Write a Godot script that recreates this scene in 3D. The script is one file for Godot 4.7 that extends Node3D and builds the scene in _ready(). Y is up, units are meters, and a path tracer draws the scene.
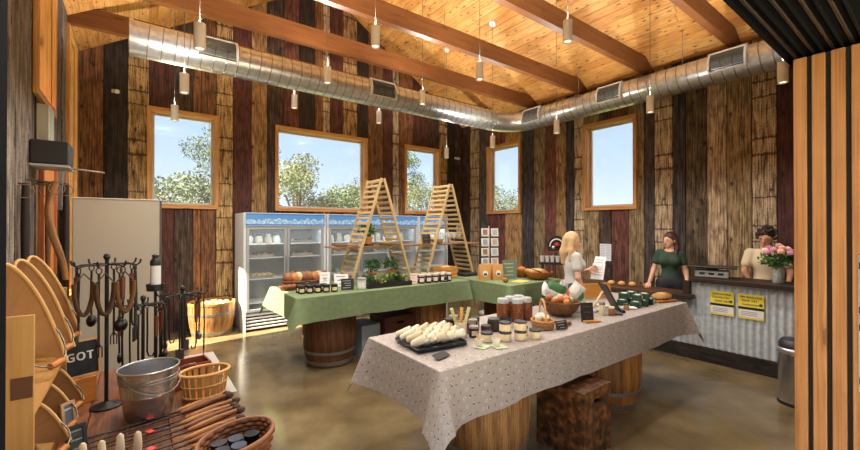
extends Node3D
# A farm shop: reclaimed board walls, pine vault, spiral duct, draped tables on barrels.

const XL := -0.70
const XR := 6.90
const ZB := -7.80
const RIDGE := 3.10
const EAVE := 4.38
const PITCH := 0.62

var rng := RandomNumberGenerator.new()
var taken := {}
var mats := {}
var shared := {}

# ---------------------------------------------------------------- mesh builder
class MB:
	var v := PackedVector3Array()
	var n := PackedVector3Array()
	var t := PackedVector2Array()
	var off := Vector2.ZERO
	func face(p: Array, uv := []):
		var nn: Vector3 = ((p[1] - p[0]).cross(p[2] - p[0])).normalized()
		if uv.is_empty():
			var a := Vector3.AXIS_X
			var ab := nn.abs()
			if ab.x > ab.y and ab.x > ab.z: a = Vector3.AXIS_X
			elif ab.y > ab.z: a = Vector3.AXIS_Y
			else: a = Vector3.AXIS_Z
			for q in p:
				if a == Vector3.AXIS_X: uv.append(Vector2(q.z, q.y))
				elif a == Vector3.AXIS_Y: uv.append(Vector2(q.x, q.z))
				else: uv.append(Vector2(q.x, q.y))
		for i in range(1, p.size() - 1):
			for k in [0, i + 1, i]:
				v.append(p[k]); n.append(nn); t.append(uv[k] + off)
	func tri_s(a, b, c, na, nb, nc, ua, ub, uc):
		v.append(a); v.append(c); v.append(b)
		n.append(na); n.append(nc); n.append(nb)
		t.append(ua + off); t.append(uc + off); t.append(ub + off)
	func quad_s(a, b, c, d, na, nb, nc, nd, ua, ub, uc, ud):
		tri_s(a, b, c, na, nb, nc, ua, ub, uc)
		tri_s(a, c, d, na, nc, nd, ua, uc, ud)
	# chamfered box, grain (v of the texture) along axis g (default: the longest)
	func box(c: Vector3, s: Vector3, b := Basis(), ch := 0.0, g := -1):
		if g < 0:
			g = 0 if (s.x >= s.y and s.x >= s.z) else (1 if s.y >= s.z else 2)
		var h := s * 0.5
		ch = min(ch, min(h.x, min(h.y, h.z)) * 0.9)
		var ax := [Vector3(1, 0, 0), Vector3(0, 1, 0), Vector3(0, 0, 1)]
		for k in 3:
			var k1 := (k + 1) % 3
			var k2 := (k + 2) % 3
			for sg in [-1.0, 1.0]:
				var o: Vector3 = ax[k] * h[k] * sg
				var e1: Vector3 = ax[k1] * (h[k1] - ch)
				var e2: Vector3 = ax[k2] * (h[k2] - ch)
				var q := [o - e1 - e2, o + e1 - e2, o + e1 + e2, o - e1 + e2]
				if sg < 0: q.reverse()
				_bf(q, c, b, g)
		if ch > 0.0:
			for k in 3:
				var k1 := (k + 1) % 3
				var k2 := (k + 2) % 3
				for s1 in [-1.0, 1.0]:
					for s2 in [-1.0, 1.0]:
						var a1: Vector3 = ax[k1] * h[k1] * s1 + ax[k2] * (h[k2] - ch) * s2
						var a2: Vector3 = ax[k1] * (h[k1] - ch) * s1 + ax[k2] * h[k2] * s2
						var l: Vector3 = ax[k] * (h[k] - ch)
						var q := [a1 - l, a1 + l, a2 + l, a2 - l]
						if ((q[1] - q[0]).cross(q[2] - q[0])).dot(a1 + a2) < 0: q.reverse()
						_bf(q, c, b, g)
			for sx in [-1.0, 1.0]:
				for sy in [-1.0, 1.0]:
					for sz in [-1.0, 1.0]:
						var q := [Vector3(sx * h.x, sy * (h.y - ch), sz * (h.z - ch)), Vector3(sx * (h.x - ch), sy * h.y, sz * (h.z - ch)), Vector3(sx * (h.x - ch), sy * (h.y - ch), sz * h.z)]
						if ((q[1] - q[0]).cross(q[2] - q[0])).dot(q[0]) < 0: q.reverse()
						_bf(q, c, b, g)
	func _bf(q: Array, c: Vector3, b: Basis, g: int):
		var nn: Vector3 = ((q[1] - q[0]).cross(q[2] - q[0])).abs()
		var uv := []
		var a := 0 if (nn.x >= nn.y and nn.x >= nn.z) else (1 if nn.y >= nn.z else 2)
		var w := g
		if a == g: w = (g + 1) % 3
		var u := 3 - a - w
		var out := []
		for p in q:
			uv.append(Vector2(p[u], p[w]))
			out.append(c + b * p)
		face(out, uv)
	# convex polygon in the xy plane (counter-clockwise), extruded from z0 to z1, mapped by tr
	func slab(poly: Array, z0: float, z1: float, tr := Transform3D()):
		var m := poly.size()
		var f := []; var bk := []; var uf := []; var ub := []
		for i in m:
			f.append(tr * Vector3(poly[i].x, poly[i].y, z1)); uf.append(poly[i])
			var j := m - 1 - i
			bk.append(tr * Vector3(poly[j].x, poly[j].y, z0)); ub.append(poly[j])
		face(f, uf); face(bk, ub)
		for i in m:
			var p: Vector2 = poly[i]; var q: Vector2 = poly[(i + 1) % m]
			face([tr * Vector3(p.x, p.y, z0), tr * Vector3(q.x, q.y, z0), tr * Vector3(q.x, q.y, z1), tr * Vector3(p.x, p.y, z1)], [Vector2(p.x, p.y), Vector2(q.x, q.y), Vector2(q.x + 0.02, q.y), Vector2(p.x + 0.02, p.y)])
	# any simple polygon
	func slab_any(poly: PackedVector2Array, z0: float, z1: float, tr := Transform3D()):
		var idx := Geometry2D.triangulate_polygon(poly)
		if Geometry2D.is_polygon_clockwise(poly): poly.reverse(); idx = Geometry2D.triangulate_polygon(poly)
		for i in range(0, idx.size(), 3):
			var a := poly[idx[i]]; var b := poly[idx[i + 1]]; var c := poly[idx[i + 2]]
			if (b - a).cross(c - a) < 0: var x := b; b = c; c = x
			face([tr * Vector3(a.x, a.y, z1), tr * Vector3(b.x, b.y, z1), tr * Vector3(c.x, c.y, z1)], [a, b, c])
			face([tr * Vector3(a.x, a.y, z0), tr * Vector3(c.x, c.y, z0), tr * Vector3(b.x, b.y, z0)], [a, c, b])
		for i in poly.size():
			var p := poly[i]; var q := poly[(i + 1) % poly.size()]
			face([tr * Vector3(p.x, p.y, z0), tr * Vector3(q.x, q.y, z0), tr * Vector3(q.x, q.y, z1), tr * Vector3(p.x, p.y, z1)])
	# lathe about y: profile of Vector2(radius, y), going upwards on the outside
	func lathe(prof: Array, seg := 20, tr := Transform3D(), a0 := 0.0, a1 := TAU):
		var m := prof.size()
		for i in m - 1:
			var p: Vector2 = prof[i]; var q: Vector2 = prof[i + 1]
			if p.distance_to(q) < 1e-6: continue
			var d := (q - p).normalized()
			var nr := Vector2(d.y, -d.x)
			var np := nr; var nq := nr
			if i > 0:
				var e: Vector2 = (prof[i] - prof[i - 1])
				if e.length() > 1e-6 and e.normalized().dot(d) > 0.72: np = (nr + Vector2(e.normalized().y, -e.normalized().x)).normalized()
			if i < m - 2:
				var e: Vector2 = (prof[i + 2] - prof[i + 1])
				if e.length() > 1e-6 and e.normalized().dot(d) > 0.72: nq = (nr + Vector2(e.normalized().y, -e.normalized().x)).normalized()
			for k in seg:
				var t0 := a0 + (a1 - a0) * k / seg
				var t1 := a0 + (a1 - a0) * (k + 1) / seg
				var c0 := Vector3(cos(t0), 0, -sin(t0)); var c1 := Vector3(cos(t1), 0, -sin(t1))
				var A := tr * (c0 * p.x + Vector3(0, p.y, 0)); var B := tr * (c1 * p.x + Vector3(0, p.y, 0))
				var C := tr * (c1 * q.x + Vector3(0, q.y, 0)); var D := tr * (c0 * q.x + Vector3(0, q.y, 0))
				var bb := tr.basis
				var rr: float = max(p.x, q.x)
				var na := (bb * (c0 * np.x + Vector3(0, np.y, 0))).normalized(); var nb := (bb * (c1 * np.x + Vector3(0, np.y, 0))).normalized()
				var nc := (bb * (c1 * nq.x + Vector3(0, nq.y, 0))).normalized(); var nd := (bb * (c0 * nq.x + Vector3(0, nq.y, 0))).normalized()
				var dv: float = 0.0 if abs(q.y - p.y) > 1e-4 else p.x
				var dw: float = 0.0 if abs(q.y - p.y) > 1e-4 else q.x
				var ua := Vector2(t0 * rr, p.y + dv); var ub := Vector2(t1 * rr, p.y + dv); var uc := Vector2(t1 * rr, q.y + dw); var ud := Vector2(t0 * rr, q.y + dw)
				if p.x < 1e-6: tri_s(A, C, D, na, nc, nd, ua, uc, ud)
				elif q.x < 1e-6: tri_s(A, B, C, na, nb, nc, ua, ub, uc)
				else: quad_s(A, B, C, D, na, nb, nc, nd, ua, ub, uc, ud)
	# tube along points; r is a number or an array
	func tube(pts: Array, r, seg := 8, closed := false, squash := 1.0):
		var m := pts.size()
		var rings := []
		var prev_u := Vector3.ZERO
		var len := 0.0
		for i in m:
			var d: Vector3
			if closed: d = (pts[(i + 1) % m] - pts[(i + m - 1) % m]).normalized()
			elif i == 0: d = (pts[1] - pts[0]).normalized()
			elif i == m - 1: d = (pts[m - 1] - pts[m - 2]).normalized()
			else: d = (pts[i + 1] - pts[i - 1]).normalized()
			var u := prev_u
			if i == 0:
				u = d.cross(Vector3.UP if abs(d.y) < 0.9 else Vector3.RIGHT).normalized()
			else:
				u = (u - d * u.dot(d)).normalized()
				len += pts[i].distance_to(pts[i - 1])
			prev_u = u
			var w := d.cross(u).normalized()
			var rad: float = r[i] if r is Array else r
			var ring := []
			for k in seg + 1:
				var a := TAU * k / seg
				var nn: Vector3 = u * cos(a) + w * sin(a)
				ring.append([pts[i] + u * cos(a) * rad + w * sin(a) * rad * squash, nn, Vector2(a * rad, len)])
			rings.append(ring)
		if closed: rings.append(rings[0])
		for i in rings.size() - 1:
			for k in seg:
				var a = rings[i][k]; var b = rings[i][k + 1]; var c = rings[i + 1][k + 1]; var d = rings[i + 1][k]
				quad_s(a[0], b[0], c[0], d[0], a[1], b[1], c[1], d[1], a[2], b[2], c[2], d[2])
		if not closed:
			for e in [0, m - 1]:
				var ring = rings[e]
				var q := []
				for k in seg: q.append(ring[k][0])
				if e == 0: q.reverse()
				face(q)
	func ball(c: Vector3, r: Vector3, seg := 10, b := Basis()):
		var pr := []
		var h := seg / 2
		for i in h + 1:
			var a := -PI / 2 + PI * i / h
			pr.append(Vector2(cos(a), sin(a)))
		lathe(pr, seg, Transform3D(b * Basis.from_scale(r), c))
	# surface from a grid function f(i, j) -> Vector3, uv from g(i, j)
	func sheet(ni: int, nj: int, f: Callable, g: Callable):
		var P := []
		for i in ni + 1:
			var row := []
			for j in nj + 1: row.append(f.call(i, j))
			P.append(row)
		var N := []
		for i in ni + 1:
			var row := []
			for j in nj + 1:
				var du: Vector3 = P[min(i + 1, ni)][j] - P[max(i - 1, 0)][j]
				var dv: Vector3 = P[i][min(j + 1, nj)] - P[i][max(j - 1, 0)]
				row.append(du.cross(dv).normalized())
			N.append(row)
		for i in ni:
			for j in nj:
				quad_s(P[i][j], P[i + 1][j], P[i + 1][j + 1], P[i][j + 1], N[i][j], N[i + 1][j], N[i + 1][j + 1], N[i][j + 1], g.call(i, j), g.call(i + 1, j), g.call(i + 1, j + 1), g.call(i, j + 1))
	func mesh() -> ArrayMesh:
		var a := []
		a.resize(Mesh.ARRAY_MAX)
		a[Mesh.ARRAY_VERTEX] = v; a[Mesh.ARRAY_NORMAL] = n; a[Mesh.ARRAY_TEX_UV] = t
		var m := ArrayMesh.new()
		m.add_surface_from_arrays(Mesh.PRIMITIVE_TRIANGLES, a)
		return m

func numbered(called: String) -> String:
	if not taken.has(called):
		taken[called] = 0
		return called
	taken[called] += 1
	return "%s_%03d" % [called, taken[called]]

func obj(called: String, m, material, parent: Node = self, at := Vector3.ZERO, turn := Basis()) -> MeshInstance3D:
	var o := MeshInstance3D.new()
	o.mesh = m.mesh() if m is MB else m
	o.material_override = material
	o.name = numbered(called) if parent == self else called
	parent.add_child(o, true)
	o.transform = Transform3D(turn, at)
	return o

func thing(called: String, label: String, category: String, at := Vector3.ZERO, turn := 0.0, group := "") -> Node3D:
	var o := Node3D.new()
	o.name = numbered(called)
	add_child(o)
	o.position = at; o.rotation.y = turn
	tag(o, label, category, group)
	return o

func tag(o: Node, label: String, category: String, group := ""):
	o.set_meta("label", label); o.set_meta("category", category)
	if group != "": o.set_meta("group", group)

func structure(called: String, label: String) -> Node3D:
	var o := Node3D.new()
	o.name = called
	add_child(o)
	o.set_meta("kind", "structure"); o.set_meta("label", label)
	return o

func copy(src: Node3D, label: String, at: Vector3, turn := 0.0) -> Node3D:
	var r: Node3D = src.duplicate()
	r.name = numbered(String(src.get_meta("base_name", src.name)))
	add_child(r)
	r.position = at; r.rotation.y = turn
	r.set_meta("label", label)
	return r

const ORD := ["first", "second", "third", "fourth", "fifth", "sixth", "seventh", "eighth", "ninth", "tenth", "eleventh", "twelfth", "thirteenth", "fourteenth", "fifteenth", "sixteenth", "seventeenth", "eighteenth", "nineteenth", "twentieth"]

# ---------------------------------------------------------------- materials
func c8(r: float, g: float, b: float) -> Color:
	return Color(r / 255.0, g / 255.0, b / 255.0)

func mat(color: Color, rough := 0.6, metal := 0.0) -> StandardMaterial3D:
	var key := "%s_%.2f_%.2f" % [color.to_html(), rough, metal]
	if mats.has(key): return mats[key]
	var m := StandardMaterial3D.new()
	m.albedo_color = color; m.roughness = rough; m.metallic = metal
	m.cull_mode = BaseMaterial3D.CULL_DISABLED
	mats[key] = m
	return m

func tex(img: Image) -> ImageTexture:
	img.generate_mipmaps()
	return ImageTexture.create_from_image(img)

# wood picture: grain runs along v. cols = [dark, mid, light]
func wood_image(w: int, h: int, sd: int, cols: Array, knots: int, stretch := 14.0, contrast := 1.0, bands := 0, specks := 0.0, kscale := 1.0) -> Image:
	var r := RandomNumberGenerator.new(); r.seed = sd
	var n1 := FastNoiseLite.new(); n1.seed = sd; n1.noise_type = FastNoiseLite.TYPE_SIMPLEX_SMOOTH; n1.frequency = 0.085; n1.fractal_octaves = 3
	var n2 := FastNoiseLite.new(); n2.seed = sd + 7; n2.frequency = 0.012; n2.fractal_octaves = 3
	var n3 := FastNoiseLite.new(); n3.seed = sd + 9; n3.frequency = 0.16; n3.fractal_octaves = 2
	var img := Image.create(w, h, false, Image.FORMAT_RGB8)
	var kn := []
	for i in knots: kn.append([r.randf() * w, r.randf() * h, (r.randf_range(0.018, 0.045) * w + 2.0) * kscale])
	var bd := []
	for i in bands: bd.append([(i + r.randf_range(0.2, 0.8)) * h / bands, r.randf_range(2.0, 5.0)])
	for y in h:
		var wy := float(y) / h
		for x in w:
			var sx := float(x)
			var kd := 0.0
			for k in kn:
				var dx: float = abs(sx - k[0]); dx = min(dx, w - dx)
				var dy: float = abs(y - k[1]); dy = min(dy, h - dy)
				if dx < 40 and dy < 70:
					var d: float = sqrt(dx * dx + dy * dy * 0.45) / k[2]
					if d < 1.0: kd = max(kd, 1.0 - d * 0.35)
					elif d < 2.4: kd = max(kd, 0.3 * (1.0 - (d - 1.0) / 1.4))
					if d < 6.0: sx += (6.0 - d) * 1.2 * sin(dy * 0.05)
			var g := n1.get_noise_2d(sx * 1.6, y * 1.6 / stretch) * 0.55 + n1.get_noise_2d(sx * 4.0 + 300.0, y * 4.0 / (stretch * 2.0)) * 0.35
			# blend the seam along v
			if wy > 0.9:
				var q := (wy - 0.9) * 10.0
				g = lerpf(g, n1.get_noise_2d(sx * 1.6, (y - h) * 1.6 / stretch) * 0.55 + n1.get_noise_2d(sx * 4.0 + 300.0, (y - h) * 4.0 / (stretch * 2.0)) * 0.35, q)
			var f := 0.5 + g * contrast + n2.get_noise_2d(x * 2.0, y * 0.8) * 0.35 * contrast
			if specks > 0.0:
				var s: float = n3.get_noise_2d(x * 1.0, y * 0.7)
				if s > 0.28: f -= (s - 0.28) * specks
			for b in bd:
				var e: float = abs(y - b[0] + n2.get_noise_2d(x * 4.0, b[0]) * 6.0)
				if e < b[1] * 2.0: f -= 0.55 * (1.0 - e / (b[1] * 2.0))
			f -= kd * 0.85
			f = clampf(f, 0.0, 1.0)
			var c: Color = cols[0].lerp(cols[1], f * 2.0) if f < 0.5 else cols[1].lerp(cols[2], f * 2.0 - 1.0)
			img.set_pixel(x, y, c)
	return img

func wood(key: String, img: Image, scale: Vector2, rough: float, bump := 1.2, tint := Color.WHITE) -> StandardMaterial3D:
	var m := StandardMaterial3D.new()
	m.albedo_texture = tex(img); m.albedo_color = tint
	m.uv1_scale = Vector3(scale.x, scale.y, 1)
	m.roughness = rough
	m.cull_mode = BaseMaterial3D.CULL_DISABLED
	if bump > 0.0:
		var b: Image = img.duplicate()
		if b.has_mipmaps(): b.clear_mipmaps()
		b.bump_map_to_normal_map(bump)
		m.normal_enabled = true; m.normal_texture = tex(b); m.normal_scale = 0.7
	mats[key] = m
	return m

func tinted(key: String, tint: Color) -> StandardMaterial3D:
	var k := key + tint.to_html()
	if mats.has(k): return mats[k]
	var m: StandardMaterial3D = mats[key].duplicate()
	m.albedo_color = tint
	mats[k] = m
	return m

func noise_image(w: int, h: int, sd: int, cols: Array, freq: float, oct := 4) -> Image:
	var n := FastNoiseLite.new(); n.seed = sd; n.frequency = freq; n.fractal_octaves = oct
	var src := n.get_seamless_image(w, h, false, false, 0.15)
	var img := Image.create(w, h, false, Image.FORMAT_RGB8)
	for y in h:
		for x in w:
			var f := src.get_pixel(x, y).r
			img.set_pixel(x, y, cols[0].lerp(cols[1], f * 2.0) if f < 0.5 else cols[1].lerp(cols[2], f * 2.0 - 1.0))
	return img

func surface(key: String, img: Image, scale: float, rough: float, metal := 0.0, tri := true, bump := 0.0) -> StandardMaterial3D:
	var m := StandardMaterial3D.new()
	m.albedo_texture = tex(img)
	m.roughness = rough; m.metallic = metal
	m.uv1_triplanar = tri
	m.uv1_world_triplanar = tri
	m.uv1_scale = Vector3.ONE * scale
	m.cull_mode = BaseMaterial3D.CULL_DISABLED
	if bump > 0.0:
		var b: Image = img.duplicate()
		if b.has_mipmaps(): b.clear_mipmaps()
		b.bump_map_to_normal_map(bump)
		m.normal_enabled = true; m.normal_texture = tex(b)
	mats[key] = m
	return m

func glass(key: String, color: Color, alpha: float, rough := 0.02) -> StandardMaterial3D:
	var m := StandardMaterial3D.new()
	m.transparency = BaseMaterial3D.TRANSPARENCY_ALPHA
	m.albedo_color = Color(color.r, color.g, color.b, alpha)
	m.roughness = rough
	m.cull_mode = BaseMaterial3D.CULL_DISABLED
	mats[key] = m
	return m

func make_materials():
	var barn := wood_image(192, 640, 3, [c8(70, 52, 38), c8(160, 138, 108), c8(214, 196, 166)], 4, 34.0, 1.1, 0, 0.9, 0.7)
	wood("barn", barn, Vector2(2.2, 0.55), 0.8, 1.6)
	var barn2 := wood_image(192, 640, 11, [c8(62, 46, 34), c8(166, 146, 116), c8(224, 208, 178)], 5, 26.0, 1.05, 5, 1.7, 0.7)
	wood("barn_band", barn2, Vector2(2.2, 0.5), 0.8, 1.6)
	var barn3 := wood_image(192, 640, 21, [c8(56, 44, 36), c8(150, 130, 108), c8(206, 190, 166)], 6, 40.0, 1.15, 0, 1.4, 0.7)
	wood("barn_rough", barn3, Vector2(2.0, 0.5), 0.85, 2.0)
	var pine := wood_image(192, 512, 31, [c8(104, 60, 26), c8(216, 168, 102), c8(240, 204, 146)], 16, 44.0, 0.5, 0, 0.0, 0.42)
	wood("pine", pine, Vector2(2.6, 0.6), 0.5, 0.4)
	var fir := wood_image(192, 512, 41, [c8(138, 92, 52), c8(192, 140, 88), c8(214, 164, 112)], 1, 50.0, 0.6)
	wood("fir", fir, Vector2(3.0, 0.5), 0.5, 0.3)
	wood("oak", wood_image(192, 512, 51, [c8(92, 64, 36), c8(170, 130, 82), c8(202, 164, 112)], 1, 34.0, 0.7, 0, 0.6), Vector2(3.0, 0.9), 0.6, 0.6)
	wood("ply", wood_image(128, 256, 61, [c8(186, 140, 78), c8(218, 180, 118), c8(236, 204, 150)], 0, 30.0, 0.4), Vector2(2.5, 1.0), 0.55, 0.2)
	surface("rust_crate", noise_image(256, 256, 71, [c8(28, 18, 12), c8(94, 58, 30), c8(164, 108, 56)], 0.02, 5), 2.0, 0.5)
	surface("concrete", noise_image(512, 512, 81, [c8(90, 77, 54), c8(113, 99, 72), c8(134, 119, 90)], 0.008, 6), 0.35, 0.16)
	surface("patio", noise_image(256, 256, 82, [c8(150, 142, 128), c8(178, 170, 156), c8(200, 194, 182)], 0.02, 4), 0.3, 0.9)
	surface("grass", noise_image(256, 256, 83, [c8(70, 84, 40), c8(108, 116, 62), c8(150, 150, 92)], 0.05, 4), 0.4, 1.0)
	surface("galv", noise_image(256, 256, 84, [c8(178, 182, 184), c8(200, 203, 204), c8(220, 222, 222)], 0.04, 3), 1.2, 0.3, 0.8)
	glass("pane", Color(0.92, 0.97, 0.97), 0.06)
	glass("clear", Color(0.93, 0.96, 0.95), 0.22)
	# green cotton and printed cotton
	surface("green_cloth", noise_image(256, 256, 91, [c8(104, 124, 86), c8(113, 132, 94), c8(122, 141, 102)], 0.03, 4), 1.5, 0.75)
	var pr := Image.create(512, 512, false, Image.FORMAT_RGB8)
	pr.fill(c8(176, 166, 158))
	var r := RandomNumberGenerator.new(); r.seed = 5
	for y in 512:
		for x in 512:
			var k := 1.0 + r.randf_range(-0.05, 0.05) + (0.03 if (x + y) % 4 < 2 else 0.0)
			pr.set_pixel(x, y, Color(0.63 * k, 0.605 * k, 0.59 * k))
	for gy in 12:
		for gx in 12:
			var cx := (gx + 0.5 + (0.5 if gy % 2 else 0.0)) * 42.6 + r.randf_range(-6, 6)
			var cy := (gy + 0.5) * 42.6 + r.randf_range(-6, 6)
			var a := r.randf() * TAU
			var kind := (gx * 5 + gy * 3) % 3
			for dy in range(-11, 12):
				for dx in range(-11, 12):
					var p := Vector2(dx, dy).rotated(a)
					var px := posmod(int(cx + dx), 512); var py := posmod(int(cy + dy), 512)
					if kind == 0:
						if pow(p.x / 9.0, 2) + pow(p.y / 3.2, 2) < 1.0: pr.set_pixel(px, py, c8(48, 42, 40))
						elif pow((p.x - 3.0) / 5.0, 2) + pow((p.y - 5.0) / 3.0, 2) < 1.0: pr.set_pixel(px, py, c8(222, 216, 206))
					elif kind == 1:
						var d := p.length()
						if d < 8.0 and d > 5.0: pr.set_pixel(px, py, c8(214, 206, 192))
						elif d < 2.6: pr.set_pixel(px, py, c8(150, 110, 70))
					else:
						if abs(p.y) < 1.6 and abs(p.x) < 9.0: pr.set_pixel(px, py, c8(112, 98, 88))
						elif pow((p.x - 4.0) / 4.0, 2) + pow((p.y + 3.0) / 2.5, 2) < 1.0: pr.set_pixel(px, py, c8(90, 76, 66))
	var pm := StandardMaterial3D.new()
	pm.albedo_texture = tex(pr); pm.roughness = 0.45; pm.uv1_scale = Vector3(1.55, 1.55, 1)
	pm.cull_mode = BaseMaterial3D.CULL_DISABLED
	mats["print_cloth"] = pm

# ---------------------------------------------------------------- the building
func roof_y(x: float) -> float:
	return EAVE + PITCH * (3.8 - abs(x - RIDGE))

func clip_top(s0: float, s1: float, y0: float, top: Callable) -> Array:
	# polygon from y0 up to the roof line, with the ridge as an extra corner
	var p := [Vector2(s0, y0), Vector2(s1, y0), Vector2(s1, top.call(s1))]
	var r := -RIDGE if s1 < 0 else RIDGE
	if s0 < r and r < s1: p.append(Vector2(r, top.call(r)))
	p.append(Vector2(s0, top.call(s0)))
	return p

func rect(s0, s1, y0, y1) -> Array:
	return [Vector2(s0, y0), Vector2(s1, y0), Vector2(s1, y1), Vector2(s0, y1)]

func pieces(s0: float, s1: float, top: Callable, holes: Array) -> Array:
	var out := []
	for h in holes:
		if h[0] < s1 - 0.001 and h[1] > s0 + 0.001:
			if h[2] > 0.0: out.append(rect(s0, s1, 0.0, h[2]))
			out.append(clip_top(s0, s1, h[3], top))
			if h[0] > s0: out.append(rect(s0, h[0], h[2], h[3]))
			if h[1] < s1: out.append(rect(h[1], s1, h[2], h[3]))
			return out
	return [clip_top(s0, s1, 0.0, top)]

const BOARDS := {
	"br": ["barn", 120, 82, 50], "dk": ["barn_rough", 84, 66, 52], "bk": ["barn_rough", 58, 46, 38], "rd": ["barn", 104, 62, 52],
	"dr": ["barn", 82, 46, 38], "tn": ["barn", 156, 122, 80], "bt": ["barn_band", 164, 130, 86], "lt": ["barn_band", 190, 168, 128],
	"gr": ["barn_rough", 100, 92, 82], "gb": ["barn_rough", 104, 88, 64], "gl": ["barn", 162, 144, 110], "gt": ["barn", 136, 116, 84], "gd": ["barn_rough", 74, 68, 62], "wg": ["barn_rough", 134, 120, 100]}

func board_material(code: String) -> StandardMaterial3D:
	var b = BOARDS[code]
	var k := rng.randi_range(0, 1) * 0.1 + 0.95
	return tinted(b[0], Color(min(1.0, b[1] / 168.0 * k), min(1.0, b[2] / 146.0 * k), min(1.0, b[3] / 116.0 * k)))

func board_wall(called: String, label: String, tr: Transform3D, cuts: Array, codes: Array, top: Callable, holes: Array, deep := 0.2):
	var w := structure(called, label)
	var back := MB.new()
	# the framed wall behind the boards, open at the windows
	var ss := [cuts[0] - 0.2, cuts[cuts.size() - 1] + 0.2]
	for h in holes: ss.append(h[0]); ss.append(h[1])
	ss.sort()
	for i in ss.size() - 1:
		if ss[i + 1] - ss[i] > 0.001:
			for p in pieces(ss[i], ss[i + 1], top, holes): back.slab(p, -deep, -0.026, tr)
	obj("framing", back, mat(c8(34, 28, 24), 0.9), w)
	for i in codes.size():
		var m := MB.new()
		m.off = Vector2(rng.randf() * 3.0, rng.randf() * 3.0)
		var f := rng.randf_range(-0.008, 0.008)
		for p in pieces(cuts[i] + 0.006, cuts[i + 1] - 0.006, top, holes): m.slab(p, -0.026, f, tr)
		obj("board", m, board_material(codes[i]), w)
	return w

func window(n: int, label: String, tr: Transform3D, s0, s1, y0, y1, deep := 0.2):
	# s0..y1: outside of the casing; the opening is 0.05 smaller all round
	var w := structure("window_%d" % n, label)
	var fir = tinted("fir", c8(255, 252, 226))
	var e := 0.05
	var spec := [[s0, s1, y1 - e - 0.012, y1], [s0, s1, y0, y0 + e + 0.012], [s0, s0 + e + 0.012, y0, y1], [s1 - e - 0.012, s1, y0, y1]]
	for k in 4:
		var q = spec[k]
		var m := MB.new()
		m.off = Vector2(rng.randf(), rng.randf())
		var sz := Vector3(q[1] - q[0], q[3] - q[2], 0.035)
		if k > 1: sz.y -= 2.0 * (e + 0.012)
		m.box(tr * Vector3((q[0] + q[1]) / 2, (q[2] + q[3]) / 2, 0.02), sz, tr.basis, 0.003)
		obj("casing", m, fir, w)
	var a0 = s0 + e; var a1 = s1 - e; var b0 = y0 + e; var b1 = y1 - e
	for k in 4:
		var m := MB.new()
		m.off = Vector2(rng.randf(), rng.randf())
		if k < 2:
			m.box(tr * Vector3((a0 + a1) / 2, b0 + 0.01 if k == 0 else b1 - 0.01, -deep / 2), Vector3(a1 - a0, 0.02, deep), tr.basis, 0.0, 0)
		else:
			m.box(tr * Vector3(a0 + 0.01 if k == 2 else a1 - 0.01, (b0 + b1) / 2, -deep / 2), Vector3(0.02, b1 - b0 - 0.04, deep), tr.basis, 0.0, 1)
		obj("jamb_lining", m, fir, w)
	for k in 4:
		var m := MB.new()
		var f := 0.035
		if k < 2: m.box(tr * Vector3((a0 + a1) / 2, b0 + 0.02 + f / 2 if k == 0 else b1 - 0.02 - f / 2, -deep + 0.05), Vector3(a1 - a0 - 0.04, f, 0.04), tr.basis, 0.003)
		else: m.box(tr * Vector3(a0 + 0.02 + f / 2 if k == 2 else a1 - 0.02 - f / 2, (b0 + b1) / 2, -deep + 0.05), Vector3(f, b1 - b0 - 0.04 - 2 * f, 0.04), tr.basis, 0.003)
		obj("sash", m, mat(c8(206, 200, 188), 0.5), w)
	var g := MB.new()
	g.box(tr * Vector3((a0 + a1) / 2, (b0 + b1) / 2, -deep + 0.05), Vector3(a1 - a0 - 0.1, b1 - b0 - 0.1, 0.008), tr.basis)
	obj("pane", g, mats["pane"], w)

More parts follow.
